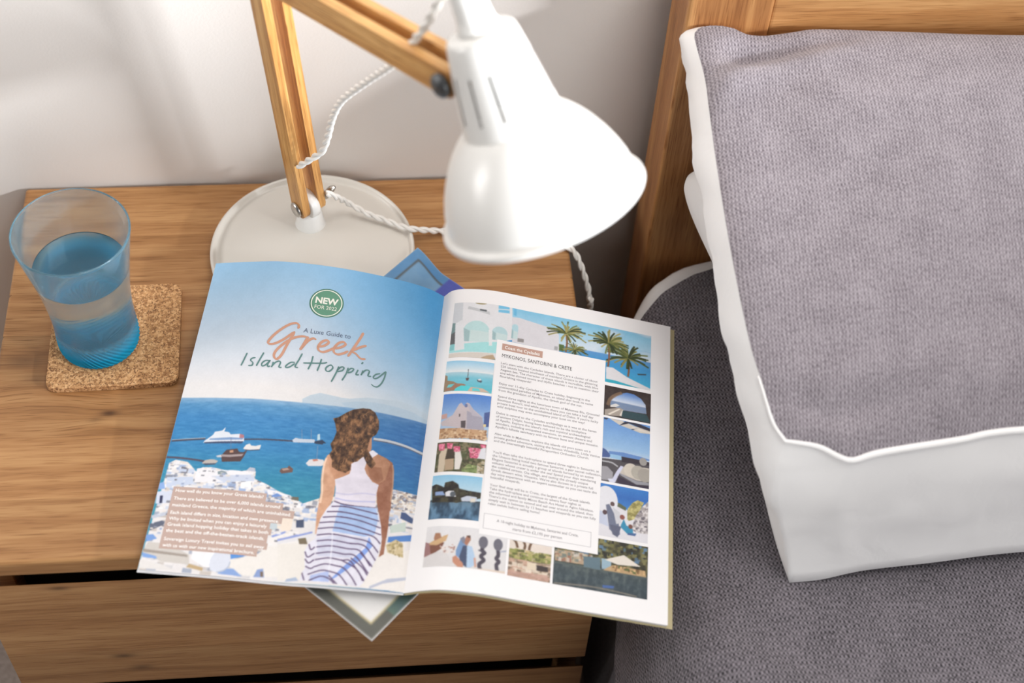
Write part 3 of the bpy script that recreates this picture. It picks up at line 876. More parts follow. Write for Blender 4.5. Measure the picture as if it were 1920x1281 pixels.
# fine spiral flutes pressed into the lower part
no = len(outer)
vv = v.reshape(len(full), NG, 3).copy()
for i, (r, h) in enumerate(outer):
    amp = 0.00048 * np.clip((0.040 - h) / 0.02, 0, 1) * np.clip(h / 0.001, 0, 1)
    th = np.arange(NG) / NG * 2 * math.pi
    m_ = amp * np.sin(46 * th + h * 1300)
    d_ = vv[i] - np.array((GX, GY, 0)); d_[:, 2] = 0
    ln = np.linalg.norm(d_, axis=1, keepdims=True)
    vv[i] += np.where(ln > 1e-6, d_ / np.maximum(ln, 1e-9), 0) * m_[:, None]
o = obj('drinking_glass', vv.reshape(-1, 3), f, BLUE_GLASS)
tag(o, 'tall flared translucent blue drinking glass on the cork coaster', 'glass')
WLv = 0.0935
ip = [(r + 0.00012, h) for r, h in gi[::-1] if h < WLv]
wr_ = np.interp(WLv, [h for r, h in gi[::-1]], [r for r, h in gi[::-1]]) + 0.00012
wp = [(0.0, 0.0063), (0.024, 0.0065), (0.0286, 0.0075)] + ip + [(wr_, WLv), (wr_ - 0.001, WLv - 0.0001), (0.0, WLv - 0.0001)]
v, f = lathe(wp, (GX, GY, GZ), n=96)
o = obj('water', v, f, WATER)
tag(o, 'clear water filling two thirds of the blue glass', 'water')

# ================================================================ PRINT
class Canvas:
    """A small painter in page millimetres; drawn at twice the density of the mesh it colours."""
    def __init__(self, x0, y0, x1, y1, res=2.3, base=(255, 255, 255)):
        self.x0, self.y0, self.x1, self.y1 = x0, y0, x1, y1
        self.nx = max(4, int(round((x1 - x0) * res))); self.ny = max(4, int(round((y1 - y0) * res)))
        self.w, self.h = self.nx * 2, self.ny * 2
        self.X, self.Y = np.meshgrid(x0 + (np.arange(self.w) + .5) / self.w * (x1 - x0), y0 + (np.arange(self.h) + .5) / self.h * (y1 - y0))
        self.p = np.ones((self.h, self.w, 3)) * np.array(base, float)

    def box(self, x0, y0, x1, y1):
        a = int(np.clip((x0 - self.x0) / (self.x1 - self.x0) * self.w, 0, self.w)); b = int(np.clip(math.ceil((x1 - self.x0) / (self.x1 - self.x0) * self.w), 0, self.w))
        c = int(np.clip((y0 - self.y0) / (self.y1 - self.y0) * self.h, 0, self.h)); d = int(np.clip(math.ceil((y1 - self.y0) / (self.y1 - self.y0) * self.h), 0, self.h))
        return slice(c, d), slice(a, b)

    def mask(self, pts):
        P = np.array(pts, float)
        sl = self.box(P[:, 0].min(), P[:, 1].min(), P[:, 0].max(), P[:, 1].max())
        X, Y = self.X[sl], self.Y[sl]
        m = np.zeros(X.shape, bool)
        for (xa, ya), (xb, yb) in zip(P, np.roll(P, -1, axis=0)):
            if ya == yb:
                continue
            c = ((ya > Y) != (yb > Y)) & (X < (xb - xa) * (Y - ya) / (yb - ya) + xa)
            m ^= c
        return sl, m

    def put(self, sl, m, col, alpha=1.0, clip=None):
        a = m.astype(float) * alpha
        if clip is not None:
            a = a * clip[sl]
        c = col[sl] if isinstance(col, np.ndarray) and col.ndim == 3 else np.array(col, float)
        self.p[sl] = self.p[sl] * (1 - a[..., None]) + c * a[..., None]

    def poly(self, pts, col, alpha=1.0, clip=None, jit=0):
        sl, m = self.mask(pts)
        if jit and m.size:
            c = np.array(col, float) + (self.noise(0.9, int(jit * 7 + m.size % 50))[sl][..., None] - 0.5) * 2 * jit
            full = np.zeros_like(self.p); full[sl] = c
            self.put(sl, m, full, alpha, clip)
        else:
            self.put(sl, m, col, alpha, clip)

    def ell(self, cx, cy, rx, ry, col, alpha=1.0, clip=None):
        sl = self.box(cx - rx, cy - ry, cx + rx, cy + ry)
        self.put(sl, ((self.X[sl] - cx) / rx) ** 2 + ((self.Y[sl] - cy) / ry) ** 2 < 1, col, alpha, clip)

    def line(self, pts, w, col, alpha=1.0, clip=None, smooth=True):
        P = catmull([(a, b) for a, b in pts], 10) if smooth and len(pts) > 2 else np.array(pts, float)
        d = np.gradient(P, axis=0); d /= np.linalg.norm(d, axis=1, keepdims=True) + 1e-9
        n = np.stack([-d[:, 1], d[:, 0]], -1) * w / 2
        A, B = P + n, P - n
        for i in range(len(P) - 1):
            self.poly([A[i], A[i + 1], B[i + 1], B[i]], col, alpha, clip)

    def full(self, pts):
        """Whole-canvas mask of a polygon."""
        z = np.zeros((self.h, self.w)); sl, m = self.mask(pts); z[sl] = m
        return z

    def noise(self, s, seed, sx=1.0, octs=3):
        r = np.zeros((self.h, self.w)); a = 1.0; t = 0
        for o in range(octs):
            r += a * noise2(self.X / sx, self.Y, s / 2 ** o, seed + o); t += a; a *= 0.55
        return r / t

    def grade(self, stops, t, clip=None, alpha=1.0):
        """Colour by a scalar field t."""
        ps = [q[0] for q in stops]
        c = np.stack([np.interp(t, ps, [q[1][i] for q in stops]) for i in range(3)], -1)
        a = np.ones((self.h, self.w)) * alpha if clip is None else clip * alpha
        self.p = self.p * (1 - a[..., None]) + c * a[..., None]

    def speckle(self, clip, n, cols, size, seed, aspect=1.0):
        """Many small blocks of colour inside a mask: houses, leaves, stones."""
        r = np.random.default_rng(seed)
        ys, xs = np.nonzero(clip > 0.5)
        if not len(ys):
            return
        pick = r.integers(0, len(ys), n)
        for q in pick:
            cx, cy = self.X[0, xs[q]], self.Y[ys[q], 0]
            w = size * r.uniform(0.4, 1.3) * aspect; h = size * r.uniform(0.4, 1.2); sk = r.uniform(-.25, .25) * w
            self.poly([(cx - w / 2, cy - h / 2), (cx + w / 2, cy - h / 2 + sk * .3), (cx + w / 2 + sk * .2, cy + h / 2), (cx - w / 2, cy + h / 2)], cols[r.integers(0, len(cols))], r.uniform(.6, 1), clip)

    def colors(self):
        self.p = self.p + (self.noise(0.9, 200, 1.0, 2)[..., None] - 0.5) * 7 + (self.noise(6.0, 210, 1.0, 2)[..., None] - 0.5) * 5
        for ax_ in (0, 1, 0, 1):             # the soft edge of a screened print
            self.p = np.concatenate([self.p.take([0], ax_), self.p, self.p.take([-1], ax_)], ax_)
            m_ = self.p.shape[ax_]
            self.p = (self.p.take(range(0, m_ - 2), ax_) + 2 * self.p.take(range(1, m_ - 1), ax_) + self.p.take(range(2, m_), ax_)) / 4
        q = self.p.reshape(self.ny, 2, self.nx, 2, 3).mean((1, 3))
        c = np.clip(q, 0, 255) / 255 * 0.955
        return np.where(c <= 0.04045, c / 12.92, ((c + 0.055) / 1.055) ** 2.4).reshape(-1, 3)

    def surface(self, name, side, lift, parent):
        x = np.linspace(self.x0, self.x1, self.nx); y = np.linspace(self.y0, self.y1, self.ny)
        X, Y = np.meshgrid(x, y)
        P = page_point(side, X.ravel(), Y.ravel(), lift)
        return obj(name, P, grid_faces(self.nx, self.ny)[:, ::-1], PRINT, parent, True, None, self.colors())


mag = thing('magazine', 'open travel magazine lying on the table edge with blue sea photo page', 'magazine', (0.351, 0.098, 0.004))


def slab(name, side, x0, x1, y0, y1, top, thick, mat, parent, nx=60, ny=6):
    """A curved slab that follows a page, from `top` below its surface down by thick(distance from spine)."""
    X, Y = np.meshgrid(np.linspace(x0, x1, nx), np.linspace(y0, y1, ny))
    ds = (PAGE_W - X if side == 'L' else X).ravel()
    a = page_point(side, X.ravel(), Y.ravel(), -top(ds)); b = page_point(side, X.ravel(), Y.ravel(), -(top(ds) + thick(ds)))
    f = grid_faces(nx, ny)[:, ::-1]
    n = nx * ny
    ring = [i for i in range(nx)] + [nx - 1 + nx * j for j in range(1, ny)] + [n - 2 - i for i in range(nx - 1)] + [nx * (ny - 1 - j) for j in range(1, ny - 1)]
    F = [tuple(q) for q in f] + [tuple(q[::-1] + n) for q in f] + [(ring[i], ring[(i + 1) % len(ring)], ring[(i + 1) % len(ring)] + n, ring[i] + n) for i in range(len(ring))]
    return obj(name, np.vstack([a, b]), F, mat, parent, False)


cst = lambda v: (lambda d: np.full_like(d, v))
slab('page_stack', 'L', 0.5, 205.8, 0.3, 291.4, cst(0.00025), lambda d: 0.0004 + 0.0016 * np.clip(d / 40, 0, 1), PAPER, mag)
slab('page_stack', 'R', 0.2, 205.6, 0.3, 291.6, cst(0.00025), lambda d: 0.0004 + 0.0022 * np.clip(d / 40, 0, 1), PAPER, mag)
o = slab('cover', 'L', -1.3, 205.8, -0.2, 293.0, lambda d: 0.0008 + 0.0016 * np.clip(d / 40, 0, 1), cst(0.0004), PAPER, mag)
o = slab('cover', 'R', 0.2, 210.6, 0.4, 293.0, lambda d: 0.0008 + 0.0022 * np.clip(d / 40, 0, 1), cst(0.0005), OLIVE, mag)
o['label'] = 'olive back cover showing along the outer edge'

# ---------------------------------------------------------------- left page: a harbour seen over a white town, a woman from behind
c = Canvas(0, 0, PAGE_W, PAGE_H, 2.45)
X, Y = c.X, c.Y
# sky
top_r = (164, 203, 230); blue = np.clip((X - 60) / 150, 0, 1)
t = Y / 125.0
c.grade([(0, (150, 194, 228)), (0.25, (170, 203, 230)), (0.5, (192, 211, 229)), (0.75, (212, 220, 230)), (0.92, (226, 226, 230)), (1.0, (232, 229, 229))], t)
rb = np.clip(1.25 - np.hypot((X - 215) / 105, (Y + 12) / 150), 0, 1) ** 1.2
c.p = c.p * (1 - rb[..., None]) + np.array((78, 152, 206.0)) * rb[..., None]
rb2 = np.clip((X - 188) / 20, 0, 1) ** 1.5 * np.clip(1.05 - Y / 130, 0, 1)
c.p = c.p * (1 - 0.6 * rb2[..., None]) + np.array((88, 158, 208.0)) * 0.6 * rb2[..., None]
c.p += (c.noise(60, 5)[..., None] - 0.5) * 6
hor = [(1.6, 138.4), (26.8, 137.8), (49.2, 137.5), (80.0, 136.7), (104.5, 136.0), (137.6, 135.3), (162.5, 135.6), (186.7, 136.6), (206.8, 136.6)]
mt = [(99.9, 132.7), (105.8, 128.3), (113.5, 125.1), (124.5, 126.3), (131.3, 127.0), (138.0, 127.1), (146.0, 125.0), (152.5, 123.4), (165.0, 122.7), (173.5, 122.2), (180.2, 121.3), (190.9, 123.0), (200.4, 125.9), (206.4, 127.5), (208.9, 137.7), (162.9, 137.1), (137.8, 136.7), (100.8, 137.7)]
c.poly(mt, (190, 206, 219), 0.9)
mt2 = [(132.1, 131.9), (144.9, 128.4), (161.4, 126.8), (178.5, 127.6), (191.7, 129.2), (208.0, 133.8), (208.9, 137.7), (162.9, 137.1), (137.8, 136.7)]
c.poly(mt2, (172, 196, 216), 0.6)
# sea
hx = [q[0] for q in hor]; hy = [q[1] for q in hor]
HL = np.interp(X, hx, hy)
sea = np.clip((Y - HL) / 0.8 + 0.5, 0, 1)
dep = Y - HL
c.grade([(0, (140, 176, 208)), (6, (92, 150, 196)), (18, (66, 134, 190)), (45, (58, 132, 184)), (70, (56, 138, 172)), (95, (62, 146, 168))], dep, sea)
rt = np.clip((X - 120) / 70, 0, 1) * sea
c.p = c.p * (1 - 0.6 * rt[..., None]) + np.array((44, 98, 164.0)) * 0.6 * rt[..., None]
rip = (c.noise(1.6, 40, 4.0) - 0.5)[..., None] * sea[..., None]
c.p += rip * np.array((34, 30, 24.0))
# harbour walls
DK = (72, 74, 92)
c.line([(1.0, 179.3), (13.1, 177.8), (28.6, 176.1)], 1.5, DK)
c.line([(0.8, 178.3), (12.9, 176.8), (28.4, 175.2)], 0.6, (176, 184, 192))
c.line([(60.0, 174.7), (77.8, 172.9), (97.2, 171.9), (104.5, 172.0)], 1.4, DK)
c.line([(116.5, 170.9), (123.5, 171.1)], 1.8, (60, 66, 84))
c.line([(0.4, 194.1), (12.4, 194.4), (23.5, 195.3), (34.7, 196.6)], 1.7, (84, 76, 92))
c.line([(163.1, 160.8), (176.5, 160.9), (190.2, 162.6), (202.3, 165.0), (209.0, 166.6)], 2.4, (196, 200, 206))
c.line([(163.4, 162.3), (176.7, 162.4), (190.4, 164.0), (202.5, 166.5), (209.0, 168.1)], 1.0, (92, 100, 120))
# boats
WB = (222, 226, 234)
c.poly([(27.3, 179.7), (28.2, 177.7), (31.7, 174.5), (34.2, 171.7), (34.7, 169.3), (40.7, 167.9), (42.8, 164.6), (42.7, 168.6), (46.4, 169.1), (48.2, 171.0), (55.5, 170.1), (59.1, 171.0), (60.2, 176.5), (58.4, 178.0), (39.6, 179.4)], WB)
c.poly([(27.9, 179.2), (39.3, 177.9), (59.8, 176.4), (58.9, 178.5), (28.8, 180.3)], (66, 78, 108))
c.poly([(31.9, 175.6), (48.0, 173.6), (58.9, 173.6), (59.2, 175.0), (39.1, 176.8), (31.5, 176.9)], (132, 160, 200))
c.poly([(55.5, 170.1), (59.1, 170.7), (59.5, 173.6), (55.9, 173.7)], (176, 120, 128))
c.poly([(60.7, 182.9), (62.4, 179.4), (65.2, 178.0), (66.9, 179.7), (70.3, 179.7), (74.2, 178.1), (74.1, 182.3), (63.0, 184.0)], (226, 222, 220))
c.line([(62.3, 184.0), (67.7, 183.9), (74.2, 182.6)], 0.8, (60, 72, 96), smooth=False)
c.poly([(44.2, 190.4), (47.6, 185.0), (56.1, 183.3), (58.0, 186.1), (61.4, 186.2), (64.3, 184.0), (62.7, 189.8), (60.6, 194.5), (46.0, 195.9)], (86, 66, 66))
c.poly([(44.3, 189.3), (50.5, 189.3), (62.0, 187.5), (61.0, 189.7), (50.9, 191.4), (44.9, 191.3)], (164, 150, 150))
c.poly([(50.1, 185.6), (53.0, 184.8), (53.7, 187.0), (50.8, 187.5)], (196, 150, 120))
c.line([(49.0, 173.6), (51.1, 184.8)], 0.4, (110, 120, 150), smooth=False)
c.poly([(40.2, 190.8), (44.1, 189.7), (45.2, 191.9), (41.5, 192.1)], (206, 206, 210))
c.poly([(30.1, 198.0), (32.3, 195.2), (35.8, 194.3), (39.2, 194.1), (42.9, 195.4), (41.3, 197.9), (32.8, 199.3)], (186, 178, 172))
c.poly([(30.9, 198.3), (41.9, 197.3), (40.8, 198.7), (33.2, 199.7)], (74, 84, 104))
c.poly([(93.1, 199.7), (93.9, 197.0), (98.7, 195.7), (99.7, 193.7), (103.5, 196.2), (103.4, 199.2), (95.0, 201.3)], (112, 84, 78))
c.poly([(94.3, 197.3), (98.8, 196.0), (101.0, 197.2), (95.9, 198.6)], (176, 152, 140))
c.poly([(98.3, 170.8), (100.4, 168.7), (106.1, 168.9), (115.8, 168.1), (117.5, 171.1), (99.5, 172.9)], (196, 206, 220))
c.line([(104.3, 160.4), (105.9, 168.9)], 0.35, (150, 150, 170), smooth=False)
c.line([(111.8, 159.0), (113.2, 168.2)], 0.35, (150, 140, 160), smooth=False)
c.poly([(117.6, 163.3), (119.4, 162.6), (120.5, 168.0), (118.2, 168.7)], (190, 216, 228))
c.poly([(116.2, 169.9), (122.3, 167.8), (126.0, 170.5), (116.4, 171.7)], (50, 62, 86))
c.poly([(112.6, 190.2), (114.8, 186.4), (121.1, 185.2), (126.0, 185.5), (128.2, 188.9), (125.3, 191.2), (115.0, 192.3)], (222, 218, 220))
c.poly([(117.2, 186.1), (121.1, 185.2), (122.1, 186.7), (118.3, 187.7)], (200, 130, 110))
c.line([(119.5, 173.6), (120.7, 185.4)], 0.35, (160, 150, 170), smooth=False)
# white town in front
town = [(3.8, 199.2), (8.4, 196.1), (18.3, 197.5), (22.6, 201.1), (27.1, 205.7), (31.4, 201.6), (39.1, 201.1), (49.0, 202.9), (57.8, 203.6), (68.6, 201.6), (74.6, 201.9), (75.0, 208.4), (85.0, 211.9), (94.4, 216.4), (107.0, 220.5), (116.3, 225.0), (129.0, 219.1), (145.5, 215.4), (170.0, 207.3), (186.0, 203.7), (198.2, 204.3), (209.0, 205.3), (209.0, 238.3), (209.0, 290.9), (0.2, 292.9)]
tm = c.full(town)
c.poly(town, (226, 222, 222))
c.speckle(tm * (Y < 240), 700, [(240, 238, 240), (232, 230, 234), (196, 206, 226), (158, 178, 214), (214, 204, 196), (128, 134, 150), (236, 230, 224), (112, 112, 124)], 3.4, 3, 1.6)
c.speckle(tm * (Y < 222) * (X > 95), 420, [(236, 228, 216), (222, 206, 190), (196, 176, 160), (172, 180, 200), (120, 116, 124), (240, 236, 230)], 2.4, 4, 1.3)
c.speckle(tm * (Y > 225) * (X < 95), 130, [(206, 204, 206), (230, 226, 226), (150, 160, 180), (190, 180, 172)], 4.5, 9, 1.7)
for pl, col in (
        ([(27.2, 210.3), (27.3, 203.1), (33.6, 201.9), (43.7, 203.9), (56.4, 202.5), (73.8, 203.0), (74.8, 210.4), (50.5, 213.1), (27.6, 215.5)], (234, 232, 236)),
        ([(39.9, 209.0), (73.7, 204.8), (74.8, 210.4), (50.5, 213.3)], (200, 208, 226)),
        ([(44.3, 204.7), (47.7, 203.5), (51.1, 204.3), (52.8, 206.6), (45.2, 207.2)], (134, 150, 156)),
        ([(66.8, 202.0), (69.3, 198.7), (73.4, 199.1), (74.4, 202.1)], (180, 186, 202)),
        ([(4.9, 212.0), (25.6, 210.4), (27.3, 216.4), (11.2, 221.8), (6.0, 220.4)], (198, 208, 228)),
        ([(-0.6, 218.1), (3.4, 216.1), (5.6, 222.2), (0.6, 223.4)], (140, 172, 222)),
        ([(-0.2, 225.2), (12.3, 223.5), (13.9, 234.0), (1.1, 235.7)], (208, 214, 230)),
        ([(3.0, 228.5), (5.3, 228.2), (6.1, 234.9), (3.9, 235.1)], (48, 52, 84)),
        ([(64.8, 212.3), (72.4, 210.7), (73.8, 217.9), (65.0, 217.6)], (244, 242, 242)),
        ([(74.3, 216.1), (83.9, 212.4), (87.2, 217.2), (75.7, 219.4)], (232, 228, 226)),
        ([(85.3, 215.7), (105.9, 219.4), (105.5, 221.6), (87.8, 220.6)], (236, 234, 238)),
        ([(90.3, 221.2), (94.6, 218.5), (99.8, 220.8), (92.1, 222.3)], (112, 146, 206)),
        ([(106.9, 220.1), (112.0, 220.0), (112.6, 223.4), (106.5, 222.8)], (110, 106, 96)),
        ([(-0.1, 246.2), (13.9, 240.9), (13.8, 244.4), (1.3, 248.7)], (190, 196, 210)),
        ([(0.4, 253.1), (11.7, 248.8), (11.9, 253.1), (1.8, 259.0)], (96, 102, 120)),
        ([(-0.2, 262.6), (5.2, 261.7), (9.1, 265.2), (1.2, 268.4)], (122, 158, 214)),
        ([(2.8, 268.3), (17.0, 268.8), (36.7, 276.4), (38.5, 284.5), (16.5, 283.9), (0.1, 276.9)], (204, 198, 192)),
        ([(0.3, 274.4), (35.2, 276.5), (36.0, 278.5), (0.9, 276.9)], (160, 150, 142)),
        ([(0.2, 277.4), (11.7, 279.7), (12.9, 281.7), (1.6, 281.4)], (128, 164, 220)),
        ([(-0.8, 282.8), (18.6, 286.2), (28.8, 290.3), (1.0, 290.6)], (222, 218, 216)),
        ([(38.3, 283.7), (49.6, 286.0), (49.5, 288.8), (36.6, 286.7)], (190, 166, 128)),
        ([(38.4, 269.6), (52.4, 269.3), (58.3, 271.2), (54.2, 285.6), (49.5, 285.2), (38.9, 279.5)], (238, 236, 238)),
        ([(67.7, 271.5), (88.3, 269.3), (81.2, 272.9), (69.2, 277.1)], (92, 146, 214)),
        ([(68.3, 278.5), (89.3, 270.4), (95.1, 263.9), (119.3, 261.5), (123.7, 286.8), (81.2, 289.3), (69.2, 283.3)], (232, 227, 222)),
        ([(65.0, 285.3), (72.6, 284.5), (80.6, 290.2), (61.3, 289.8)], (136, 164, 214)),
        ([(90.9, 283.3), (95.3, 282.0), (97.4, 289.1), (89.0, 289.6)], (138, 158, 204)),
        ([(93.5, 284.7), (95.8, 284.4), (96.6, 288.8), (94.3, 288.6)], (122, 104, 92)),
        ([(94.2, 257.3), (105.1, 250.3), (117.1, 249.1), (119.3, 261.5), (95.1, 263.9)], (234, 230, 228)),
        ([(96.5, 254.6), (106.6, 249.7), (108.3, 250.8), (97.5, 256.1)], (142, 158, 212)),
        ([(100.3, 258.3), (116.3, 251.2), (117.0, 252.9), (102.1, 259.4)], (142, 156, 210)),
        ([(97.9, 236.6), (110.0, 233.6), (111.1, 248.8), (100.0, 248.3)], (234, 222, 208)),
        ([(93.1, 244.9), (99.0, 242.5), (100.2, 249.1), (94.9, 250.6)], (196, 206, 212)),
        ([(113.7, 240.9), (115.6, 240.7), (116.5, 245.7), (114.6, 245.9)], (66, 74, 100)),
):
    c.poly(pl, col)
c.speckle(tm * (Y < 262) * (X < 118), 330, [(238, 236, 238), (206, 210, 222), (150, 164, 196), (222, 214, 206), (120, 120, 130)], 1.5, 31, 1.8)
dr = [(53.2, 282.4), (53.1, 278.3), (54.9, 274.0), (58.9, 270.7), (64.3, 270.2), (67.7, 273.6), (69.2, 279.2), (68.5, 283.3), (65.3, 286.9), (60.3, 288.7), (55.4, 287.5)]
c.poly(dr, (214, 218, 230)); c.line(dr[:5], 1.0, (246, 246, 248)); c.line(dr[6:10], 1.0, (180, 188, 206))
# roofs, road and terrace behind the woman
for pl, col in (
        ([(101.7, 256.5), (127.7, 248.7), (131.2, 252.3), (102.5, 261.1)], (224, 222, 226)),
        ([(101.7, 256.9), (127.6, 247.9), (128.2, 249.4), (102.0, 258.7)], (146, 160, 212)),
        ([(102.5, 261.1), (125.6, 257.4), (130.9, 288.1), (107.9, 290.7)], (230, 225, 219)),
        ([(117.6, 254.9), (123.5, 253.7), (125.8, 258.9), (119.4, 259.4)], (120, 108, 88)),
        ([(113.5, 239.8), (119.4, 238.5), (120.6, 245.4), (114.5, 245.9)], (74, 84, 110)),
        ([(101.8, 237.2), (111.0, 236.1), (111.0, 248.6), (103.4, 250.2)], (236, 222, 208)),
        ([(186.2, 252.2), (200.2, 246.1), (201.3, 254.8), (178.6, 289.0), (171.6, 289.7)], (232, 227, 222)),
        ([(182.3, 265.4), (206.7, 254.0), (209.0, 291.7), (173.9, 290.2)], (233, 228, 224)),
        ([(187.5, 245.7), (206.5, 241.0), (206.4, 246.7), (187.5, 250.5)], (84, 130, 196)),
        ([(186.4, 253.0), (193.6, 247.2), (199.8, 249.4), (201.5, 261.9), (188.7, 259.1)], (206, 188, 150)),
        ([(187.6, 236.0), (199.6, 230.7), (200.7, 238.7), (188.5, 242.3)], (196, 208, 200)),
        ([(194.7, 222.5), (198.6, 222.6), (205.3, 227.1), (205.0, 231.3), (194.8, 228.3)], (70, 88, 128)),
        ([(178.6, 289.0), (191.8, 281.3), (206.8, 277.9), (207.4, 280.2), (188.8, 285.6), (179.0, 291.2)], (186, 190, 206)),
        ([(114.6, 288.6), (121.4, 286.6), (124.0, 289.4), (113.6, 290.9)], (168, 182, 206)),
):
    c.poly(pl, col)
gm = c.full([(187.2, 253.7), (194.4, 247.8), (199.9, 250.2), (201.6, 262.7), (190.2, 259.6)])
c.speckle(gm, 40, [(176, 158, 110), (216, 200, 168), (150, 134, 96)], 2.0, 12)
# the woman: arms, back, top, skirt, hair
SK = (190, 140, 110)
armL = [(131.4, 178.5), (128.5, 181.1), (127.1, 186.3), (126.4, 193.6), (127.0, 203.3), (128.6, 213.7), (128.8, 222.5), (128.7, 231.3)] + [(128.4, 231.3), (129.5, 243.0), (130.2, 250.0), (131.5, 249.9), (131.5, 241.3), (133.9, 234.0), (137.1, 226.5), (138.9, 219.9)] + [(139.6, 214.3), (139.0, 205.5), (137.5, 198.6), (137.9, 178.6)]
c.poly(armL, (196, 150, 122), jit=6)
c.line([(128.1, 183.5), (127.2, 191.7), (128.1, 203.2), (129.6, 213.6), (129.7, 223.3)], 1.6, (232, 204, 180), 0.8)
armR = [(168.3, 174.0), (176.2, 176.8), (181.6, 180.0), (183.8, 186.1), (185.1, 198.7), (185.5, 212.3), (186.1, 224.0)] + [(185.4, 222.5), (186.3, 239.4), (186.0, 251.5), (186.0, 261.0), (182.5, 264.0), (183.0, 255.9), (182.7, 248.0), (178.0, 229.3), (174.4, 218.5), (172.5, 207.2)] + [(172.4, 201.8), (165.8, 195.5)]
c.poly(armR, (168, 116, 92), jit=6)
c.line([(182.0, 181.8), (183.6, 189.8), (184.8, 202.4), (185.1, 215.1)], 1.2, (214, 178, 150), 0.7)
back_ = [(131.4, 178.5), (143.7, 174.1), (158.4, 173.7), (168.3, 174.0), (176.2, 176.8), (180.1, 181.2), (178.1, 196.3), (172.3, 201.3), (138.0, 202.1), (132.1, 192.9), (129.3, 183.3)]
c.poly(back_, SK, jit=7)
c.poly([(161.9, 186.1), (173.4, 186.1), (176.5, 196.6), (172.3, 200.9), (166.0, 197.3)], (160, 110, 86), 0.7)
c.poly([(158.0, 162.6), (161.7, 159.7), (162.9, 169.3), (162.7, 174.0), (157.9, 175.7)], (188, 138, 108))
bm_ = np.maximum(c.full(back_), np.maximum(c.full(armL), c.full(armR)))
c.p += bm_[..., None] * ((c.noise(5, 71)[..., None] - 0.5) * 34 + np.clip((np.array([q[0] for q in back_]).mean() - X) / 24, -1, 1)[..., None] * np.array((16, 14, 12.0)))
topp = [(157.5, 178.5), (152.5, 182.9), (148.9, 186.2), (149.3, 191.6), (148.7, 195.3), (143.6, 198.7), (138.0, 201.6), (139.9, 209.8), (140.5, 219.9), (151.4, 223.0), (173.7, 221.8), (172.6, 211.7), (173.4, 201.6), (168.0, 199.7), (162.2, 193.3), (160.1, 189.1), (160.7, 183.5), (158.4, 179.3)]
c.poly(topp, (226, 220, 232)); tmk = c.full(topp)
c.p += tmk[..., None] * (c.noise(7, 73, 1.5)[..., None] - 0.5) * 26
c.line([(140.3, 213.3), (149.9, 213.5), (161.6, 211.0), (172.5, 210.8)], 1.2, (186, 182, 216), 0.6, tmk)
c.line([(140.6, 217.7), (152.4, 218.9), (173.0, 217.0)], 1.2, (176, 178, 222), 0.7, tmk)
c.poly([(159.8, 174.5), (164.2, 171.1), (169.0, 174.0), (163.4, 179.6)], (232, 228, 238))
skirt = [(140.7, 219.8), (146.5, 221.4), (157.7, 222.4), (174.1, 221.8), (177.4, 227.8), (180.4, 237.1), (182.5, 248.8), (181.2, 264.8), (176.9, 277.7), (173.4, 287.2), (171.0, 290.0), (147.5, 289.4), (133.2, 288.9), (124.6, 288.7), (125.5, 281.8), (127.1, 278.6), (124.4, 265.1), (126.4, 258.1), (131.3, 253.0), (131.0, 247.6), (132.2, 236.5), (135.8, 227.4)]
sm = c.full(skirt)
c.poly(skirt, (224, 222, 234))
c.poly([(145.8, 221.9), (174.3, 222.6), (177.3, 231.0), (176.5, 245.6), (168.9, 248.2), (143.3, 246.4), (144.1, 233.7)], (164, 190, 232), 0.9, sm)
c.poly([(143.8, 249.5), (174.1, 249.1), (167.1, 260.2), (161.0, 267.1), (135.3, 268.1), (132.2, 253.7)], (204, 206, 226), 0.8, sm)
c.poly([(172.5, 247.7), (171.0, 257.4), (155.3, 276.1), (147.2, 287.6), (152.3, 284.0), (168.4, 268.6), (176.5, 255.1)], (122, 156, 226), 0.9, sm)
c.poly([(132.4, 284.3), (145.8, 279.4), (147.3, 288.3), (132.4, 288.8)], (168, 186, 232), 0.8, sm)
c.p += sm[..., None] * (c.noise(9, 74, 0.7)[..., None] - 0.5) * 26
ST = (92, 74, 108)
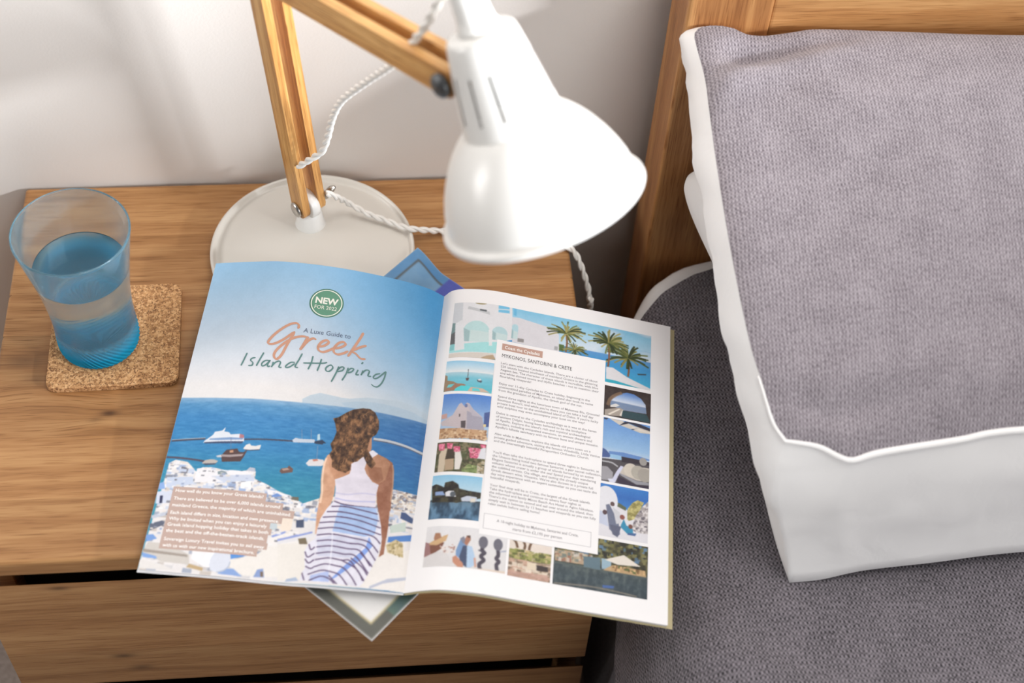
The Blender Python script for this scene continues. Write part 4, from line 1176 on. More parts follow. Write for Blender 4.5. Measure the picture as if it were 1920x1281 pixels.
stripes = [[(140.5, 220.6), (151.1, 222.6), (174.5, 221.7)], [(139.1, 225.3), (149.9, 224.2), (161.8, 225.5), (176.5, 227.5)], [(136.2, 230.2), (147.7, 229.1), (162.6, 230.5), (178.4, 233.3)], [(133.8, 235.2), (147.7, 233.4), (163.3, 234.9), (180.3, 239.1)], [(132.0, 240.1), (144.9, 238.3), (161.1, 240.0), (181.5, 244.9)], [(131.5, 245.2), (145.6, 243.0), (161.9, 245.1), (175.3, 247.0), (182.3, 252.8)], [(131.7, 250.7), (143.6, 248.7), (159.8, 250.2), (173.2, 252.4), (182.0, 260.7)], [(132.4, 255.6), (143.7, 253.8), (157.7, 255.0), (170.1, 255.9), (180.4, 267.2)], [(133.0, 260.6), (144.6, 258.7), (157.0, 259.7), (167.2, 260.5), (176.9, 272.3)], [(133.5, 266.0), (144.7, 263.8), (154.8, 264.5), (164.3, 265.2), (176.4, 278.5)], [(133.7, 271.3), (144.1, 268.8), (154.2, 269.7), (160.6, 269.4), (168.4, 277.8), (174.6, 285.6)], [(134.0, 277.0), (142.1, 274.0), (150.7, 274.7), (156.7, 276.0), (163.4, 282.2), (168.7, 289.2)], [(130.1, 283.7), (140.1, 279.5), (148.8, 280.2), (154.8, 282.3), (161.7, 289.9)], [(131.7, 288.5), (140.2, 284.4), (146.8, 285.7), (151.7, 289.4)], [(153.5, 269.4), (166.6, 275.7), (173.1, 285.0)], [(161.0, 267.1), (170.6, 273.7), (175.9, 280.1)], [(167.4, 261.7), (175.7, 269.3), (179.2, 273.5)], [(146.4, 283.1), (153.9, 289.9)], [(124.8, 265.1), (127.7, 269.5), (132.5, 266.0)], [(126.9, 258.8), (129.1, 263.2), (131.9, 260.7)], [(125.8, 271.1), (129.2, 274.3), (133.0, 271.3)], [(127.2, 277.1), (131.4, 278.7), (134.0, 277.0)], [(125.3, 282.5), (128.2, 288.7)]]
for q in stripes:
    c.line(q, 1.05, ST, 0.95, sm)
c.line([(143.3, 246.4), (144.7, 257.2), (145.5, 268.7), (145.8, 279.4)], 1.0, (238, 238, 246), 0.7, sm)
hair = [(150.7, 133.9), (142.8, 136.6), (137.6, 140.3), (131.8, 145.6), (127.7, 147.1), (130.1, 151.5), (132.5, 159.1), (131.2, 166.2), (129.3, 170.6), (131.6, 176.2), (129.9, 179.6), (132.8, 184.7), (133.8, 190.9), (138.7, 193.5), (145.4, 194.8), (148.8, 191.7), (148.7, 185.3), (153.3, 183.3), (157.4, 178.0), (161.2, 184.4), (165.5, 188.3), (168.4, 183.2), (162.3, 175.0), (159.5, 170.8), (160.6, 160.8), (164.9, 156.3), (166.3, 150.8), (165.2, 143.4), (161.1, 136.3), (156.6, 133.8)]
c.poly(hair, (92, 66, 50)); hm = c.full(hair)
hn = c.noise(3.2, 60, 0.8, 3)
c.grade([(0.25, (52, 36, 30)), (0.5, (98, 70, 50)), (0.75, (168, 122, 84))], hn, hm * np.clip(1.05 - 0.0 * X, 0, 1), 0.85)
r_ = np.random.default_rng(8)
hq = np.array(hair); bx0, by0, bx1, by1 = hq[:, 0].min(), hq[:, 1].min(), hq[:, 0].max(), hq[:, 1].max()
for i in range(150):
    x_, y_ = r_.uniform(bx0, bx1), r_.uniform(by0, by1); s_ = r_.uniform(1.0, 2.4)
    cl = [(60, 40, 32), (150, 106, 70), (186, 138, 96), (84, 58, 44)][r_.integers(0, 4)]
    if x_ > bx1 - 12 and y_ < by0 + 22:
        cl = (66, 46, 38)
    c.line([(x_, y_), (x_ + s_ * r_.uniform(-1, .6), y_ + s_ * .8), (x_ + s_ * r_.uniform(-.8, 1), y_ + s_ * 1.8)], 0.55, cl, 0.7, hm)
left = c.surface('left_page', 'L', 0.0, mag)
left['label'] = 'page with a full blue harbour photo and a woman seen from behind'


# ---------------------------------------------------------------- flat print laid on a page as thin shapes
def print_mesh(name, side, polys, mat, parent, lift=0.00014):
    """Triangles/quads given in page millimetres: list of (points, faces)."""
    V, F, k_ = [], [], 0
    for p, f in polys:
        V.append(np.asarray(p, float)[:, :2]); F += [tuple(int(i) + k_ for i in q) for q in f]; k_ += len(p)
    V = np.vstack(V)
    return obj(name, page_point(side, V[:, 0], V[:, 1], lift), F, mat, parent, False)


def stroke(pts, w, slant=0.6):
    P = catmull(pts, 12)
    d = np.gradient(P, axis=0); d /= np.linalg.norm(d, axis=1, keepdims=True) + 1e-9
    ang = np.arctan2(d[:, 1], d[:, 0])
    ww = w * (0.72 + 0.5 * np.abs(np.sin(ang - slant)))
    e = np.linspace(0, 1, len(P)); ww = ww * np.clip(np.minimum(e, 1 - e) * 14 + 0.45, 0, 1)
    n = np.stack([-d[:, 1], d[:, 0]], -1) * (ww / 2)[:, None]
    m_ = len(P)
    return np.vstack([P + n, P - n]), [(i, i + 1, m_ + i + 1, m_ + i) for i in range(m_ - 1)]


def disc(cx, cy, r0, r1, n=40):
    a = np.linspace(0, 2 * math.pi, n, endpoint=False)
    o_ = np.stack([cx + r1 * np.cos(a), cy + r1 * np.sin(a)], -1)
    if r0 <= 0:
        return np.vstack([o_, [(cx, cy)]]), [(i, (i + 1) % n, n) for i in range(n)]
    i_ = np.stack([cx + r0 * np.cos(a), cy + r0 * np.sin(a)], -1)
    return np.vstack([o_, i_]), [(i, (i + 1) % n, n + (i + 1) % n, n + i) for i in range(n)]


def rect(x0, y0, x1, y1, nx=10):
    xs = np.linspace(x0, x1, nx)
    return np.vstack([np.stack([xs, np.full(nx, y0)], -1), np.stack([xs, np.full(nx, y1)], -1)]), [(i, i + 1, nx + i + 1, nx + i) for i in range(nx - 1)]


TEXT = []


def text(job, s_, x, y, size, width=None, bold=0.0, align='L', shear=0.0):
    """Queue one line of type: baseline start (x, y) in page millimetres, size in millimetres."""
    cu = bpy.data.curves.new('type', 'FONT')
    cu.body = s_; cu.size = size; cu.offset = bold * size; cu.resolution_u = 2; cu.fill_mode = 'FRONT'; cu.shear = shear
    ob = bpy.data.objects.new('type', cu); COL.objects.link(ob)
    TEXT.append((job, ob, x, y, width, align))


SALMON = plain('salmon_ink', (198, 148, 124), 0.4, 0, 0.3)
TEAL = plain('teal_ink', (92, 130, 128), 0.4, 0, 0.3)
GREEN = plain('green_ink', (96, 146, 122), 0.4, 0, 0.3)
DKGREEN = plain('dark_green_ink', (74, 120, 104), 0.4, 0, 0.3)
CREAM = plain('cream_ink', (236, 236, 226), 0.4, 0, 0.3)
NAVY = plain('slate_ink', (92, 104, 128), 0.4, 0, 0.3)
ROSE = plain('rose_ink', (184, 160, 150), 0.4, 0, 0.3)
ROSE2 = plain('rose_tab_ink', (188, 152, 138), 0.4, 0, 0.3)
WHITE_INK = plain('white_ink', (244, 242, 240), 0.4, 0, 0.3)
GREY_INK = plain('grey_ink', (142, 138, 142), 0.4, 0, 0.3)
BLACK_INK = plain('black_ink', (58, 54, 60), 0.4, 0, 0.3)
PALE_INK = plain('pale_grey_ink', (176, 174, 178), 0.4, 0, 0.3)

bc = [(104.6, 37.9), (91.3, 40.0), (102.5, 24.5)]
bx, by = bc[0]; br = 14.6
badge = print_mesh('badge', 'L', [disc(bx, by, 0, br - 0.9)], GREEN, left, 0.00012)
print_mesh('badge_ring', 'L', [disc(bx, by, br - 0.9, br)], DKGREEN, badge, 0.00012)
print_mesh('badge_ring', 'L', [disc(bx, by, br - 2.0, br - 1.2)], CREAM, badge, 0.00020)
text('badge_lettering', 'NEW', bx, by + 0.9, 8.6, 19.5, 0.035, 'C')
text('badge_lettering', 'FOR 2022', bx, by + 6.6, 5.2, 19.0, 0.0, 'C')
Gk = [[(85.1, 66.8), (85.2, 63.4), (82.6, 61.4), (77.3, 63.4), (71.2, 68.8), (65.7, 75.7), (62.7, 81.6), (63.8, 84.1), (68.7, 83.1), (74.7, 78.7), (79.4, 73.7), (82.9, 69.8)], [(82.9, 69.8), (81.2, 75.3), (78.6, 83.5), (76.0, 93.0), (73.2, 97.7), (70.7, 97.2), (69.6, 93.5), (71.5, 88.3), (76.8, 81.4), (82.9, 76.2), (89.2, 73.7), (94.2, 73.8)], [(94.8, 73.2), (92.9, 79.3), (90.2, 87.0)], [(90.8, 85.4), (94.9, 77.9), (99.0, 74.4), (101.9, 75.3)], [(104.1, 81.8), (109.0, 80.3), (112.5, 76.6), (110.8, 74.4), (106.9, 76.7), (104.7, 81.2), (105.5, 84.8), (109.3, 86.3), (114.3, 83.7), (117.9, 80.7)], [(117.6, 81.8), (123.5, 79.2), (126.7, 76.0), (124.7, 73.7), (120.9, 75.7), (117.9, 80.9), (118.6, 85.1), (122.2, 86.6), (126.9, 84.4), (130.1, 81.8)], [(140.0, 61.5), (138.1, 67.6), (134.7, 76.6), (130.5, 87.3)], [(144.5, 73.6), (140.3, 75.8), (135.4, 79.4), (132.8, 81.5), (136.9, 83.4), (141.3, 87.1), (145.6, 87.0)]]
print_mesh('headline_lettering', 'L', [stroke(q, 2.0) for q in Gk], SALMON, left, 0.00022)
Ih = [[(46.9, 93.9), (45.7, 99.4), (44.0, 106.5)], [(54.9, 98.3), (52.1, 99.0), (51.2, 101.1), (53.4, 103.1), (53.2, 105.7), (50.1, 106.3)], [(60.9, 92.8), (58.8, 99.5), (56.9, 106.2)], [(66.9, 100.0), (63.5, 100.6), (61.2, 103.3), (61.7, 105.9), (64.0, 104.9), (66.2, 102.1), (67.4, 99.9), (66.2, 103.4), (66.5, 106.0), (68.6, 105.2)], [(70.3, 101.1), (70.1, 103.7), (69.7, 106.4)], [(69.9, 105.1), (72.1, 101.5), (75.0, 99.9), (76.3, 101.3), (75.7, 105.5), (78.0, 105.7)], [(88.1, 99.5), (84.6, 100.0), (81.4, 103.5), (81.7, 105.3), (84.8, 104.1), (88.2, 100.5)], [(92.7, 90.1), (90.9, 96.6), (88.9, 103.3), (91.5, 104.2)], [(101.9, 91.3), (101.5, 97.7), (99.9, 104.6)], [(94.9, 99.1), (102.1, 98.2), (110.9, 97.0), (114.5, 95.7)], [(109.3, 93.1), (108.8, 98.1), (107.5, 105.0)], [(116.9, 97.9), (114.4, 100.9), (114.9, 103.7), (117.6, 103.8), (119.9, 100.3), (118.6, 97.9), (116.7, 98.1)], [(124.7, 98.0), (123.3, 104.7), (120.7, 113.6)], [(123.6, 102.3), (126.4, 98.5), (129.0, 98.3), (128.2, 101.3), (124.0, 103.3)], [(132.6, 97.9), (131.7, 104.0), (129.3, 111.0)], [(132.3, 101.7), (134.7, 98.4), (137.2, 98.4), (136.0, 101.3), (132.5, 102.9)], [(141.0, 98.4), (139.9, 103.2), (142.4, 103.1)], [(143.0, 92.3), (143.6, 91.1), (144.1, 90.5)], [(145.1, 98.3), (144.8, 100.7), (144.2, 103.3)], [(144.4, 101.6), (147.4, 97.6), (150.5, 98.0), (150.0, 102.6), (152.8, 102.8)], [(159.8, 98.5), (156.4, 100.0), (154.6, 103.0), (156.1, 104.3), (159.2, 102.1), (164.2, 95.4)], [(164.4, 95.4), (163.9, 101.3), (162.3, 107.5), (159.5, 111.5), (156.4, 111.8), (153.8, 110.0)]]
print_mesh('headline_lettering', 'L', [stroke(q, 1.15) for q in Ih], TEAL, left, 0.00024)
lx = [(90.0, 69.6), (130.0, 68.1)]
text('subtitle_lettering', 'A Luxe Guide to', lx[0][0], lx[0][1], 6.4, lx[1][0] - lx[0][0])
# rose caption bars with white type
caps = [('How well do you know your Greek islands?', (445,278), (1335,380)), ('There are believed to be over 6,000 islands around', (418,362), (1500,470)),
        ('mainland Greece, the majority of which are uninhabited.', (403,430), (1600,555)), ('Each island differs in size, location and own presence.', (390,500), (1495,625)),
        ('Why be limited when you can enjoy a leisurely', (378,560), (1370,670)), ('Greek island hopping holiday that takes in both', (365,620), (1375,732)),
        ('the best and the off-the-beaten-track islands.', (345,680), (1340,800)), ('Sovereign Luxury Travel invites you to sail away', (325,765), (1340,872)),
        ('with us with our new inspirational brochure.', (310,825), (1240,928))]
cap_xy = [(15.2, 220.0), (86.4, 219.5), (14.6, 226.9), (100.8, 226.0), (14.6, 232.6), (110.6, 232.2), (14.9, 239.1), (102.2, 238.7), (15.1, 244.3), (93.6, 245.2), (15.1, 249.3), (95.6, 249.8), (15.0, 254.6), (93.5, 255.6), (14.7, 261.6), (94.6, 261.5), (14.9, 266.9), (87.9, 267.4)]
bars = []
for i, (s_, a_, b_) in enumerate(caps):
    (xa, ya), (xb, yb) = cap_xy[2 * i], cap_xy[2 * i + 1]
    ym = (ya + yb) / 2 if False else ya
    nxt = cap_xy[2 * i + 2][1] if i + 1 < len(caps) else ya + 6.4
    bars.append(rect(cap_xy[0][0] - 3.2, ya, xb + 0.5, nxt + 0.05, 14))
    text('caption_lettering', s_, cap_xy[0][0] - 0.8, ya + 4.6, 3.9, xb - cap_xy[0][0] - 1.0, 0.012)
print_mesh('caption_bars', 'L', bars, ROSE, left, 0.00014)

# ---------------------------------------------------------------- right page: white sheet, eleven photos, a text panel
Xr, Yr = np.meshgrid(np.linspace(0, PAGE_W, 90), np.linspace(0, PAGE_H, 24))
right_page = obj('right_page', page_point('R', Xr.ravel(), Yr.ravel(), 0.0), grid_faces(90, 24)[:, ::-1], PAPER, mag)
right_page['label'] = 'white page with small holiday photos around a text panel'
RES = 2.5


def photo(quad):
    return Canvas(*quad, RES)


def sky(c, a, b, y0=None, y1=None):
    y0 = c.y0 if y0 is None else y0; y1 = c.y1 if y1 is None else y1
    c.grade([(0, a), (1, b)], (c.Y - y0) / (y1 - y0))


def palm(c, x, y, r, trunk, seed, th=1.6):
    rr = np.random.default_rng(seed)
    c.line([(x, y), (x + r * .05, (y + trunk) / 2), (x + r * .02, trunk)], th, (134, 92, 68))
    for i in range(44):
        a = rr.uniform(-math.pi * 1.1, math.pi * 0.1) if i < 32 else rr.uniform(0, math.pi)
        l = r * rr.uniform(.65, 1.08) * (1 if i < 32 else .62)
        ex, ey = x + l * math.cos(a), y + l * math.sin(a) * .85 + l * .12
        col = [(70, 84, 48), (112, 118, 66), (150, 142, 84), (52, 62, 40), (168, 160, 104)][rr.integers(0, 5)]
        c.line([(x, y), ((x + ex) / 2, (y + ey) / 2 - l * .10), (ex, ey)], r * .075, col, 0.9)


# 1 pool terrace with arches and palms
P1 = (15.0, 15.2, 188.7, 74.2)
c = photo(P1)
sky(c, (132, 196, 228), (214, 224, 236), P1[1], P1[1] + 36)
cl = c.noise(14, 70, 2.2)
c.grade([(0.45, (150, 196, 226)), (0.7, (226, 228, 236))], cl, np.clip((c.X - 110) / 40, 0, 1) * (cl > 0.45), 0.7)
hz_ = [(126.9, 45.0), (189.7, 44.5)]
seay = hz_[0][1] + (c.X - hz_[0][0]) / (hz_[1][0] - hz_[0][0]) * (hz_[1][1] - hz_[0][1])
c.grade([(0, (98, 152, 206)), (10, (70, 150, 206)), (30, (74, 176, 212))], c.Y - seay, np.clip((c.Y - seay) * 2 + .5, 0, 1))
c.poly([(7.0, 11.5), (64.8, 10.5), (66.4, 33.3), (74.9, 46.3), (55.8, 54.8), (55.7, 73.4), (12.0, 75.1)], (226, 226, 230))
c.poly([(65.4, 25.3), (72.4, 24.6), (104.2, 29.3), (107.1, 34.6), (108.1, 52.7), (67.3, 52.0)], (218, 216, 222))
c.poly([(14.2, 15.4), (22.8, 15.5), (23.9, 36.6), (15.5, 37.7)], (204, 208, 214))
c.poly([(15.5, 37.3), (19.1, 37.8), (19.7, 60.8), (14.5, 60.1)], (116, 144, 146))
c.poly([(14.3, 49.7), (18.9, 46.7), (19.6, 59.9), (14.5, 60.1)], (98, 100, 104))
def arch(c, x0, x1, ytop, ybot, col):
    a = np.linspace(math.pi, 2 * math.pi, 18); m_ = (x0 + x1) / 2; r = (x1 - x0) / 2
    c.poly([(m_ + r * math.cos(q), ytop + r * 1.05 + r * 1.05 * math.sin(q)) for q in a] + [(x1, ybot), (x0, ybot)], col)
for (q, col) in (([(25.2, 34.8), (47.7, 57.3)], (186, 218, 220)), ([(49.5, 38.2), (62.9, 53.1)], (182, 212, 218)), ([(66.3, 32.3), (71.6, 48.1)], (178, 212, 222))):
    (xa, ya), (xb, yb) = q
    arch(c, xa, xb, ya, yb, col)
    c.poly([(xa + (xb - xa) * .28, ya + (yb - ya) * .45), (xb - (xb - xa) * .02, ya + (yb - ya) * .5), (xb, yb), (xa + (xb - xa) * .28, yb)], (206, 222, 222), .8)
    c.poly([(xa, ya + (yb - ya) * .35), (xa + (xb - xa) * .26, ya + (yb - ya) * .5), (xa + (xb - xa) * .26, yb), (xa, yb)], (150, 178, 182), .7)
c.poly([(15.5, 61.2), (27.4, 59.7), (55.8, 54.8), (55.3, 67.0), (13.9, 69.2)], (166, 222, 224))
c.poly([(15.4, 60.2), (19.2, 59.9), (19.0, 66.3), (15.2, 66.7)], (134, 196, 200))
c.poly([(17.9, 38.1), (24.4, 33.8), (28.0, 65.7), (19.9, 67.3)], (224, 226, 230))
c.poly([(46.6, 43.4), (49.8, 42.9), (50.8, 59.6), (48.1, 60.1)], (226, 230, 232))
c.poly([(14.0, 70.1), (52.3, 67.6), (54.3, 73.7), (13.7, 75.6)], (216, 208, 200))
c.poly([(42.5, 73.4), (46.7, 70.7), (52.4, 69.0), (55.0, 73.5), (44.1, 75.4)], (186, 164, 136))
c.poly([(53.1, 13.9), (62.4, 12.1), (63.2, 22.1), (53.4, 23.0)], (120, 192, 228)); c.poly([(53.2, 19.2), (62.8, 17.8), (62.9, 18.8), (53.2, 20.2)], (226, 230, 234))
c.poly([(66.5, 13.4), (68.7, 13.3), (69.4, 23.3), (66.9, 23.0)], (110, 186, 226))
c.poly([(27.7, 19.4), (46.0, 23.9), (46.6, 27.2), (27.2, 22.3)], (196, 198, 202)); c.ell(*[(38.2, 15.0)][0], 5, 1.8, (150, 138, 92)); c.poly([(37.6, 21.7), (43.6, 22.4), (43.4, 24.3), (37.6, 23.4)], (96, 100, 104))
c.poly([(71.9, 46.6), (77.2, 46.2), (77.3, 49.9), (71.8, 50.4)], (146, 142, 142))
c.poly([(103.9, 47.3), (106.9, 47.1), (106.7, 51.1), (103.7, 51.1)], (168, 168, 172))
c.poly([(107.6, 44.2), (112.0, 44.2), (112.3, 50.6), (108.0, 51.1)], (86, 110, 66))
pc = [(113.6, 31.4), (114.1, 51.3), (150.7, 33.1), (151.5, 57.8), (168.4, 45.5), (167.1, 64.1), (121.8, 47.3)]
palm(c, *pc[0], 19 * .9, pc[1][1], 1); palm(c, *pc[6], 11, pc[6][1] + 8, 5, .5)
c.poly([(149.4, 58.3), (155.5, 57.8), (168.0, 64.9), (189.3, 72.4), (189.3, 75.6), (149.8, 71.4)], (222, 220, 224))
c.poly([(149.8, 70.9), (158.5, 70.9), (181.4, 74.3), (172.6, 75.4), (150.0, 75.6)], (60, 168, 190))
palm(c, *pc[4], 24 * .85, pc[5][1], 3); palm(c, *pc[2], 22 * .9, pc[3][1], 2)
c.poly([(176.7, 59.0), (184.6, 57.6), (184.6, 58.9), (177.6, 60.4)], (70, 84, 96))
ph = [c.surface('photo_print', 'R', 0.00012, right_page)]
ph[-1]['label'] = 'photo of a white pool terrace with palms by the sea'

# 2 bay with boats
P2 = (14.0, 77.8, 54.0, 109.0)
c = photo(P2); ys = lambda f: P2[1] + (P2[3] - P2[1]) * f
sky(c, (150, 202, 232), (232, 234, 236), P2[1], ys(.38))
c.grade([(0, (178, 208, 220)), (.3, (120, 192, 212)), (1, (92, 190, 206))], (c.Y - ys(.38)) / (P2[3] - ys(.38)), (c.Y > ys(.38)).astype(float))
c.p += (c.noise(2.5, 81, 3)[..., None] - .5) * 14 * (c.Y > ys(.38))[..., None]
c.line([(33.1, 86.6), (33.4, 96.0)], .5, (90, 90, 96), smooth=False); c.poly([(31.7, 95.7), (34.5, 95.3), (34.0, 98.1), (32.2, 98.2)], (92, 74, 76))
c.poly([(40.8, 96.7), (43.6, 95.9), (45.3, 97.5), (44.6, 99.4), (41.7, 98.6)], (86, 98, 110)); c.poly([(41.6, 96.2), (43.9, 95.3), (44.4, 97.0), (42.3, 97.4)], (222, 222, 226))
c.poly([(13.3, 91.4), (16.3, 93.3), (16.7, 97.8), (22.1, 99.3), (25.3, 101.6), (15.6, 109.2), (14.4, 109.0)], (150, 128, 104))
c.poly([(17.2, 102.4), (23.8, 101.2), (30.4, 101.6), (32.6, 102.8), (23.7, 108.3), (15.5, 108.8)], (160, 120, 100))
c.poly([(17.9, 102.0), (23.1, 101.6), (20.4, 105.0), (16.7, 105.0)], (110, 200, 206))
c.poly([(28.4, 103.4), (37.1, 103.8), (35.3, 108.0), (23.0, 108.7), (24.2, 106.1)], (84, 206, 214))
c.poly([(36.4, 104.3), (46.5, 104.9), (52.6, 108.3), (33.9, 109.4)], (206, 182, 166)); c.poly([(37.9, 105.5), (42.9, 105.4), (44.6, 107.9), (38.1, 108.2)], (96, 206, 212))
ph.append(c.surface('photo_print', 'R', 0.00012, right_page)); ph[-1]['label'] = 'photo of a turquoise bay with two boats'

# 3 whitewashed chapel
P3 = (14.8, 111.8, 54.2, 156.2)
c = photo(P3)
sky(c, (78, 128, 206), (170, 196, 224), P3[1], P3[1] + 28)
c.poly([(14.1, 145.9), (51.8, 145.7), (53.9, 154.8), (14.2, 155.9)], (198, 160, 124)); m_ = c.full([(14.1, 145.9), (53.6, 145.4), (54.1, 156.9), (13.9, 156.9)])
c.speckle(m_, 130, [(176, 134, 98), (216, 184, 148), (150, 112, 84), (222, 196, 164)], 2.0, 14)
c.poly([(49.6, 129.0), (54.8, 127.0), (55.1, 141.9), (49.9, 142.9)], (78, 96, 150))
c.poly([(14.9, 139.7), (24.4, 133.2), (28.7, 122.4), (30.4, 120.8), (32.9, 124.4), (34.8, 120.5), (37.1, 121.4), (39.7, 126.0), (48.2, 133.5), (51.0, 145.9), (36.2, 146.6), (16.2, 143.1)], (198, 186, 190))
c.poly([(35.5, 128.6), (48.3, 134.1), (50.8, 145.9), (36.6, 146.1)], (168, 164, 178)); c.poly([(34.9, 122.1), (37.6, 122.5), (43.6, 131.0), (48.2, 133.7), (40.2, 133.0)], (186, 180, 192))
c.poly([(31.5, 139.0), (35.3, 138.2), (35.6, 145.6), (32.1, 145.3)], (88, 80, 84)); c.poly([(29.4, 132.1), (30.5, 132.1), (30.6, 134.8), (29.5, 134.8)], (96, 88, 92))
c.ell(*[(34.4, 123.7)][0], 1.2, 1.8, (110, 120, 160)); c.poly([(14.6, 132.2), (19.6, 131.3), (20.1, 136.1), (15.5, 136.6)], (196, 158, 150))
c.poly([(49.6, 140.2), (51.8, 139.9), (51.8, 142.5), (49.9, 142.9)], (226, 206, 150))
ph.append(c.surface('photo_print', 'R', 0.00012, right_page)); ph[-1]['label'] = 'photo of a whitewashed chapel under blue sky'

# 4 pink blossom over white arches
P4 = (14.2, 159.3, 53.9, 187.5)
c = photo(P4); c.p[:] = (92, 88, 66)
c.speckle(np.ones((c.h, c.w)), 260, [(64, 62, 46), (110, 106, 78), (80, 88, 58), (134, 124, 98)], 3, 15)
c.poly([(16.8, 171.3), (19.4, 165.5), (23.0, 165.8), (22.2, 189.3), (17.1, 188.2)], (206, 190, 168)); c.poly([(22.2, 176.0), (29.2, 175.2), (29.7, 185.4), (22.8, 186.3)], (180, 156, 130))
c.poly([(29.3, 166.9), (33.7, 167.7), (35.7, 175.8), (34.4, 185.1), (30.5, 185.3)], (226, 220, 214)); c.poly([(47.4, 166.3), (53.5, 161.2), (54.1, 173.5), (47.1, 173.6)], (222, 222, 228))
c.poly([(22.2, 176.0), (23.1, 166.8), (27.9, 165.9), (30.0, 175.1)], (72, 62, 52))
gm = c.full([(36.1, 185.0), (40.7, 179.5), (47.7, 180.6), (48.4, 188.2), (36.4, 189.0)]); c.speckle(gm, 90, [(132, 150, 96), (164, 172, 120), (108, 124, 74)], 2.2, 16)
gm = c.full([(47.6, 178.6), (54.1, 173.5), (54.4, 188.2), (48.4, 188.7)]); c.speckle(gm, 50, [(176, 158, 126), (198, 188, 168), (140, 128, 96)], 2.4, 17)
for z_, n_ in (([(210,460),(270,455),(265,520),(215,520)], 70), ([(285,450),(345,455),(330,505),(290,500)], 60), ([(345,480),(410,480),(405,530),(350,530)], 60), ([(480,490),(600,500),(570,590),(500,590)], 110), ([(590,462),(645,465),(640,495),(600,495)], 50)):
    z_ = {210: [(15.2, 160.8), (20.7, 160.9), (21.0, 167.7), (16.3, 167.2)], 285: [(22.1, 160.5), (27.4, 161.2), (26.6, 166.4), (23.0, 165.8)], 345: [(27.7, 163.8), (33.3, 163.6), (33.3, 168.8), (28.6, 169.0)], 480: [(39.4, 164.2), (49.8, 163.9), (48.0, 173.4), (42.0, 174.2)], 590: [(48.6, 160.1), (53.4, 159.6), (53.2, 162.8), (49.8, 163.4)]}[z_[0][0]]
    c.speckle(c.full(z_), n_, [(226, 120, 150), (206, 84, 122), (240, 160, 178), (190, 76, 108)], 1.7, n_)
ph.append(c.surface('photo_print', 'R', 0.00012, right_page)); ph[-1]['label'] = 'photo of pink blossom over white garden arches'

# 5 tree-lined inlet
P5 = (13.6, 190.7, 53.3, 230.6)
c = photo(P5); ys = lambda f: P5[1] + (P5[3] - P5[1]) * f
sky(c, (140, 194, 226), (190, 216, 230), P5[1], ys(.4))
c.grade([(0, (62, 70, 76)), (.4, (66, 98, 128)), (1, (52, 92, 132))], (c.Y - ys(.56)) / (P5[3] - ys(.56)), (c.Y > ys(.56)).astype(float))
c.grade([(0.3, (40, 56, 72)), (0.7, (128, 164, 190))], c.noise(7, 90, .5), (c.Y > ys(.6)) * .6)
tr = c.full([(13.8, 200.3), (17.3, 198.8), (22.5, 201.3), (23.9, 202.4), (24.4, 197.9), (30.3, 196.4), (34.8, 199.2), (36.0, 203.1), (42.9, 204.4), (53.2, 205.0), (53.6, 209.9), (35.5, 216.0), (15.4, 215.4)])
c.grade([(0.3, (36, 34, 34)), (0.7, (74, 70, 54))], c.noise(3, 91), tr)
c.poly([(17.1, 205.8), (23.4, 205.9), (25.5, 209.4), (17.5, 209.3)], (140, 164, 206)); c.poly([(25.3, 207.0), (27.7, 205.5), (32.0, 205.4), (34.1, 210.7), (26.0, 210.4)], (222, 222, 226)); c.ell(*[(31.4, 208.4)][0], 2.2, 2.4, (90, 96, 104))
c.poly([(38.0, 211.4), (42.5, 209.0), (50.1, 209.4), (50.5, 213.4), (38.7, 214.3)], (196, 202, 216)); c.poly([(45.2, 211.1), (49.0, 210.6), (49.2, 214.0), (45.5, 214.5)], (222, 214, 200))
ph.append(c.surface('photo_print', 'R', 0.00012, right_page)); ph[-1]['label'] = 'photo of a calm inlet with dark trees'

# 6 couple on the beach
P6 = (13.7, 237.2, 77.2, 272.2)
c = photo(P6); sky(c, (226, 224, 226), (224, 218, 214))
z = lambda q: q
c.grade([(0, (224, 224, 228)), (1, (206, 206, 210))], (c.Y - P6[1]) / (P6[3] - P6[1]), None, .4)
c.poly([(14.0, 250.6), (18.9, 252.6), (18.8, 263.7), (13.4, 263.1)], (140, 92, 92), .8)
c.poly([(17.5, 252.4), (29.0, 251.7), (27.1, 257.3), (19.3, 262.4)], (126, 84, 70)); c.poly([(17.1, 251.7), (21.2, 249.3), (31.4, 244.5), (30.1, 250.2), (23.6, 254.0), (17.6, 253.3)], (206, 170, 128)); c.poly([(20.4, 247.8), (21.2, 243.3), (25.1, 243.5), (26.4, 247.5), (21.2, 250.0)], (168, 122, 96))
c.poly([(14.8, 263.3), (24.8, 259.4), (31.1, 260.0), (36.9, 269.4), (35.9, 272.2), (14.4, 271.5)], (214, 210, 210)); c.speckle(c.full([(25.5, 254.5), (37.8, 252.6), (37.2, 259.6), (30.0, 261.5)]), 26, [(196, 158, 148), (226, 214, 208), (160, 120, 110)], 1.8, 19)
c.poly([(38.3, 258.1), (41.0, 248.0), (44.7, 247.0), (46.2, 257.3), (43.9, 265.9), (38.6, 262.3)], (120, 150, 190)); c.poly([(40.7, 247.4), (43.3, 245.3), (45.5, 249.0), (43.3, 252.0)], (132, 132, 146))
c.poly([(44.7, 247.0), (45.7, 244.4), (48.2, 244.4), (48.8, 247.9), (46.4, 253.1), (44.2, 251.9)], (170, 120, 100)); c.poly([(45.1, 244.8), (48.1, 244.0), (48.6, 246.5), (46.4, 246.0)], (96, 72, 64))
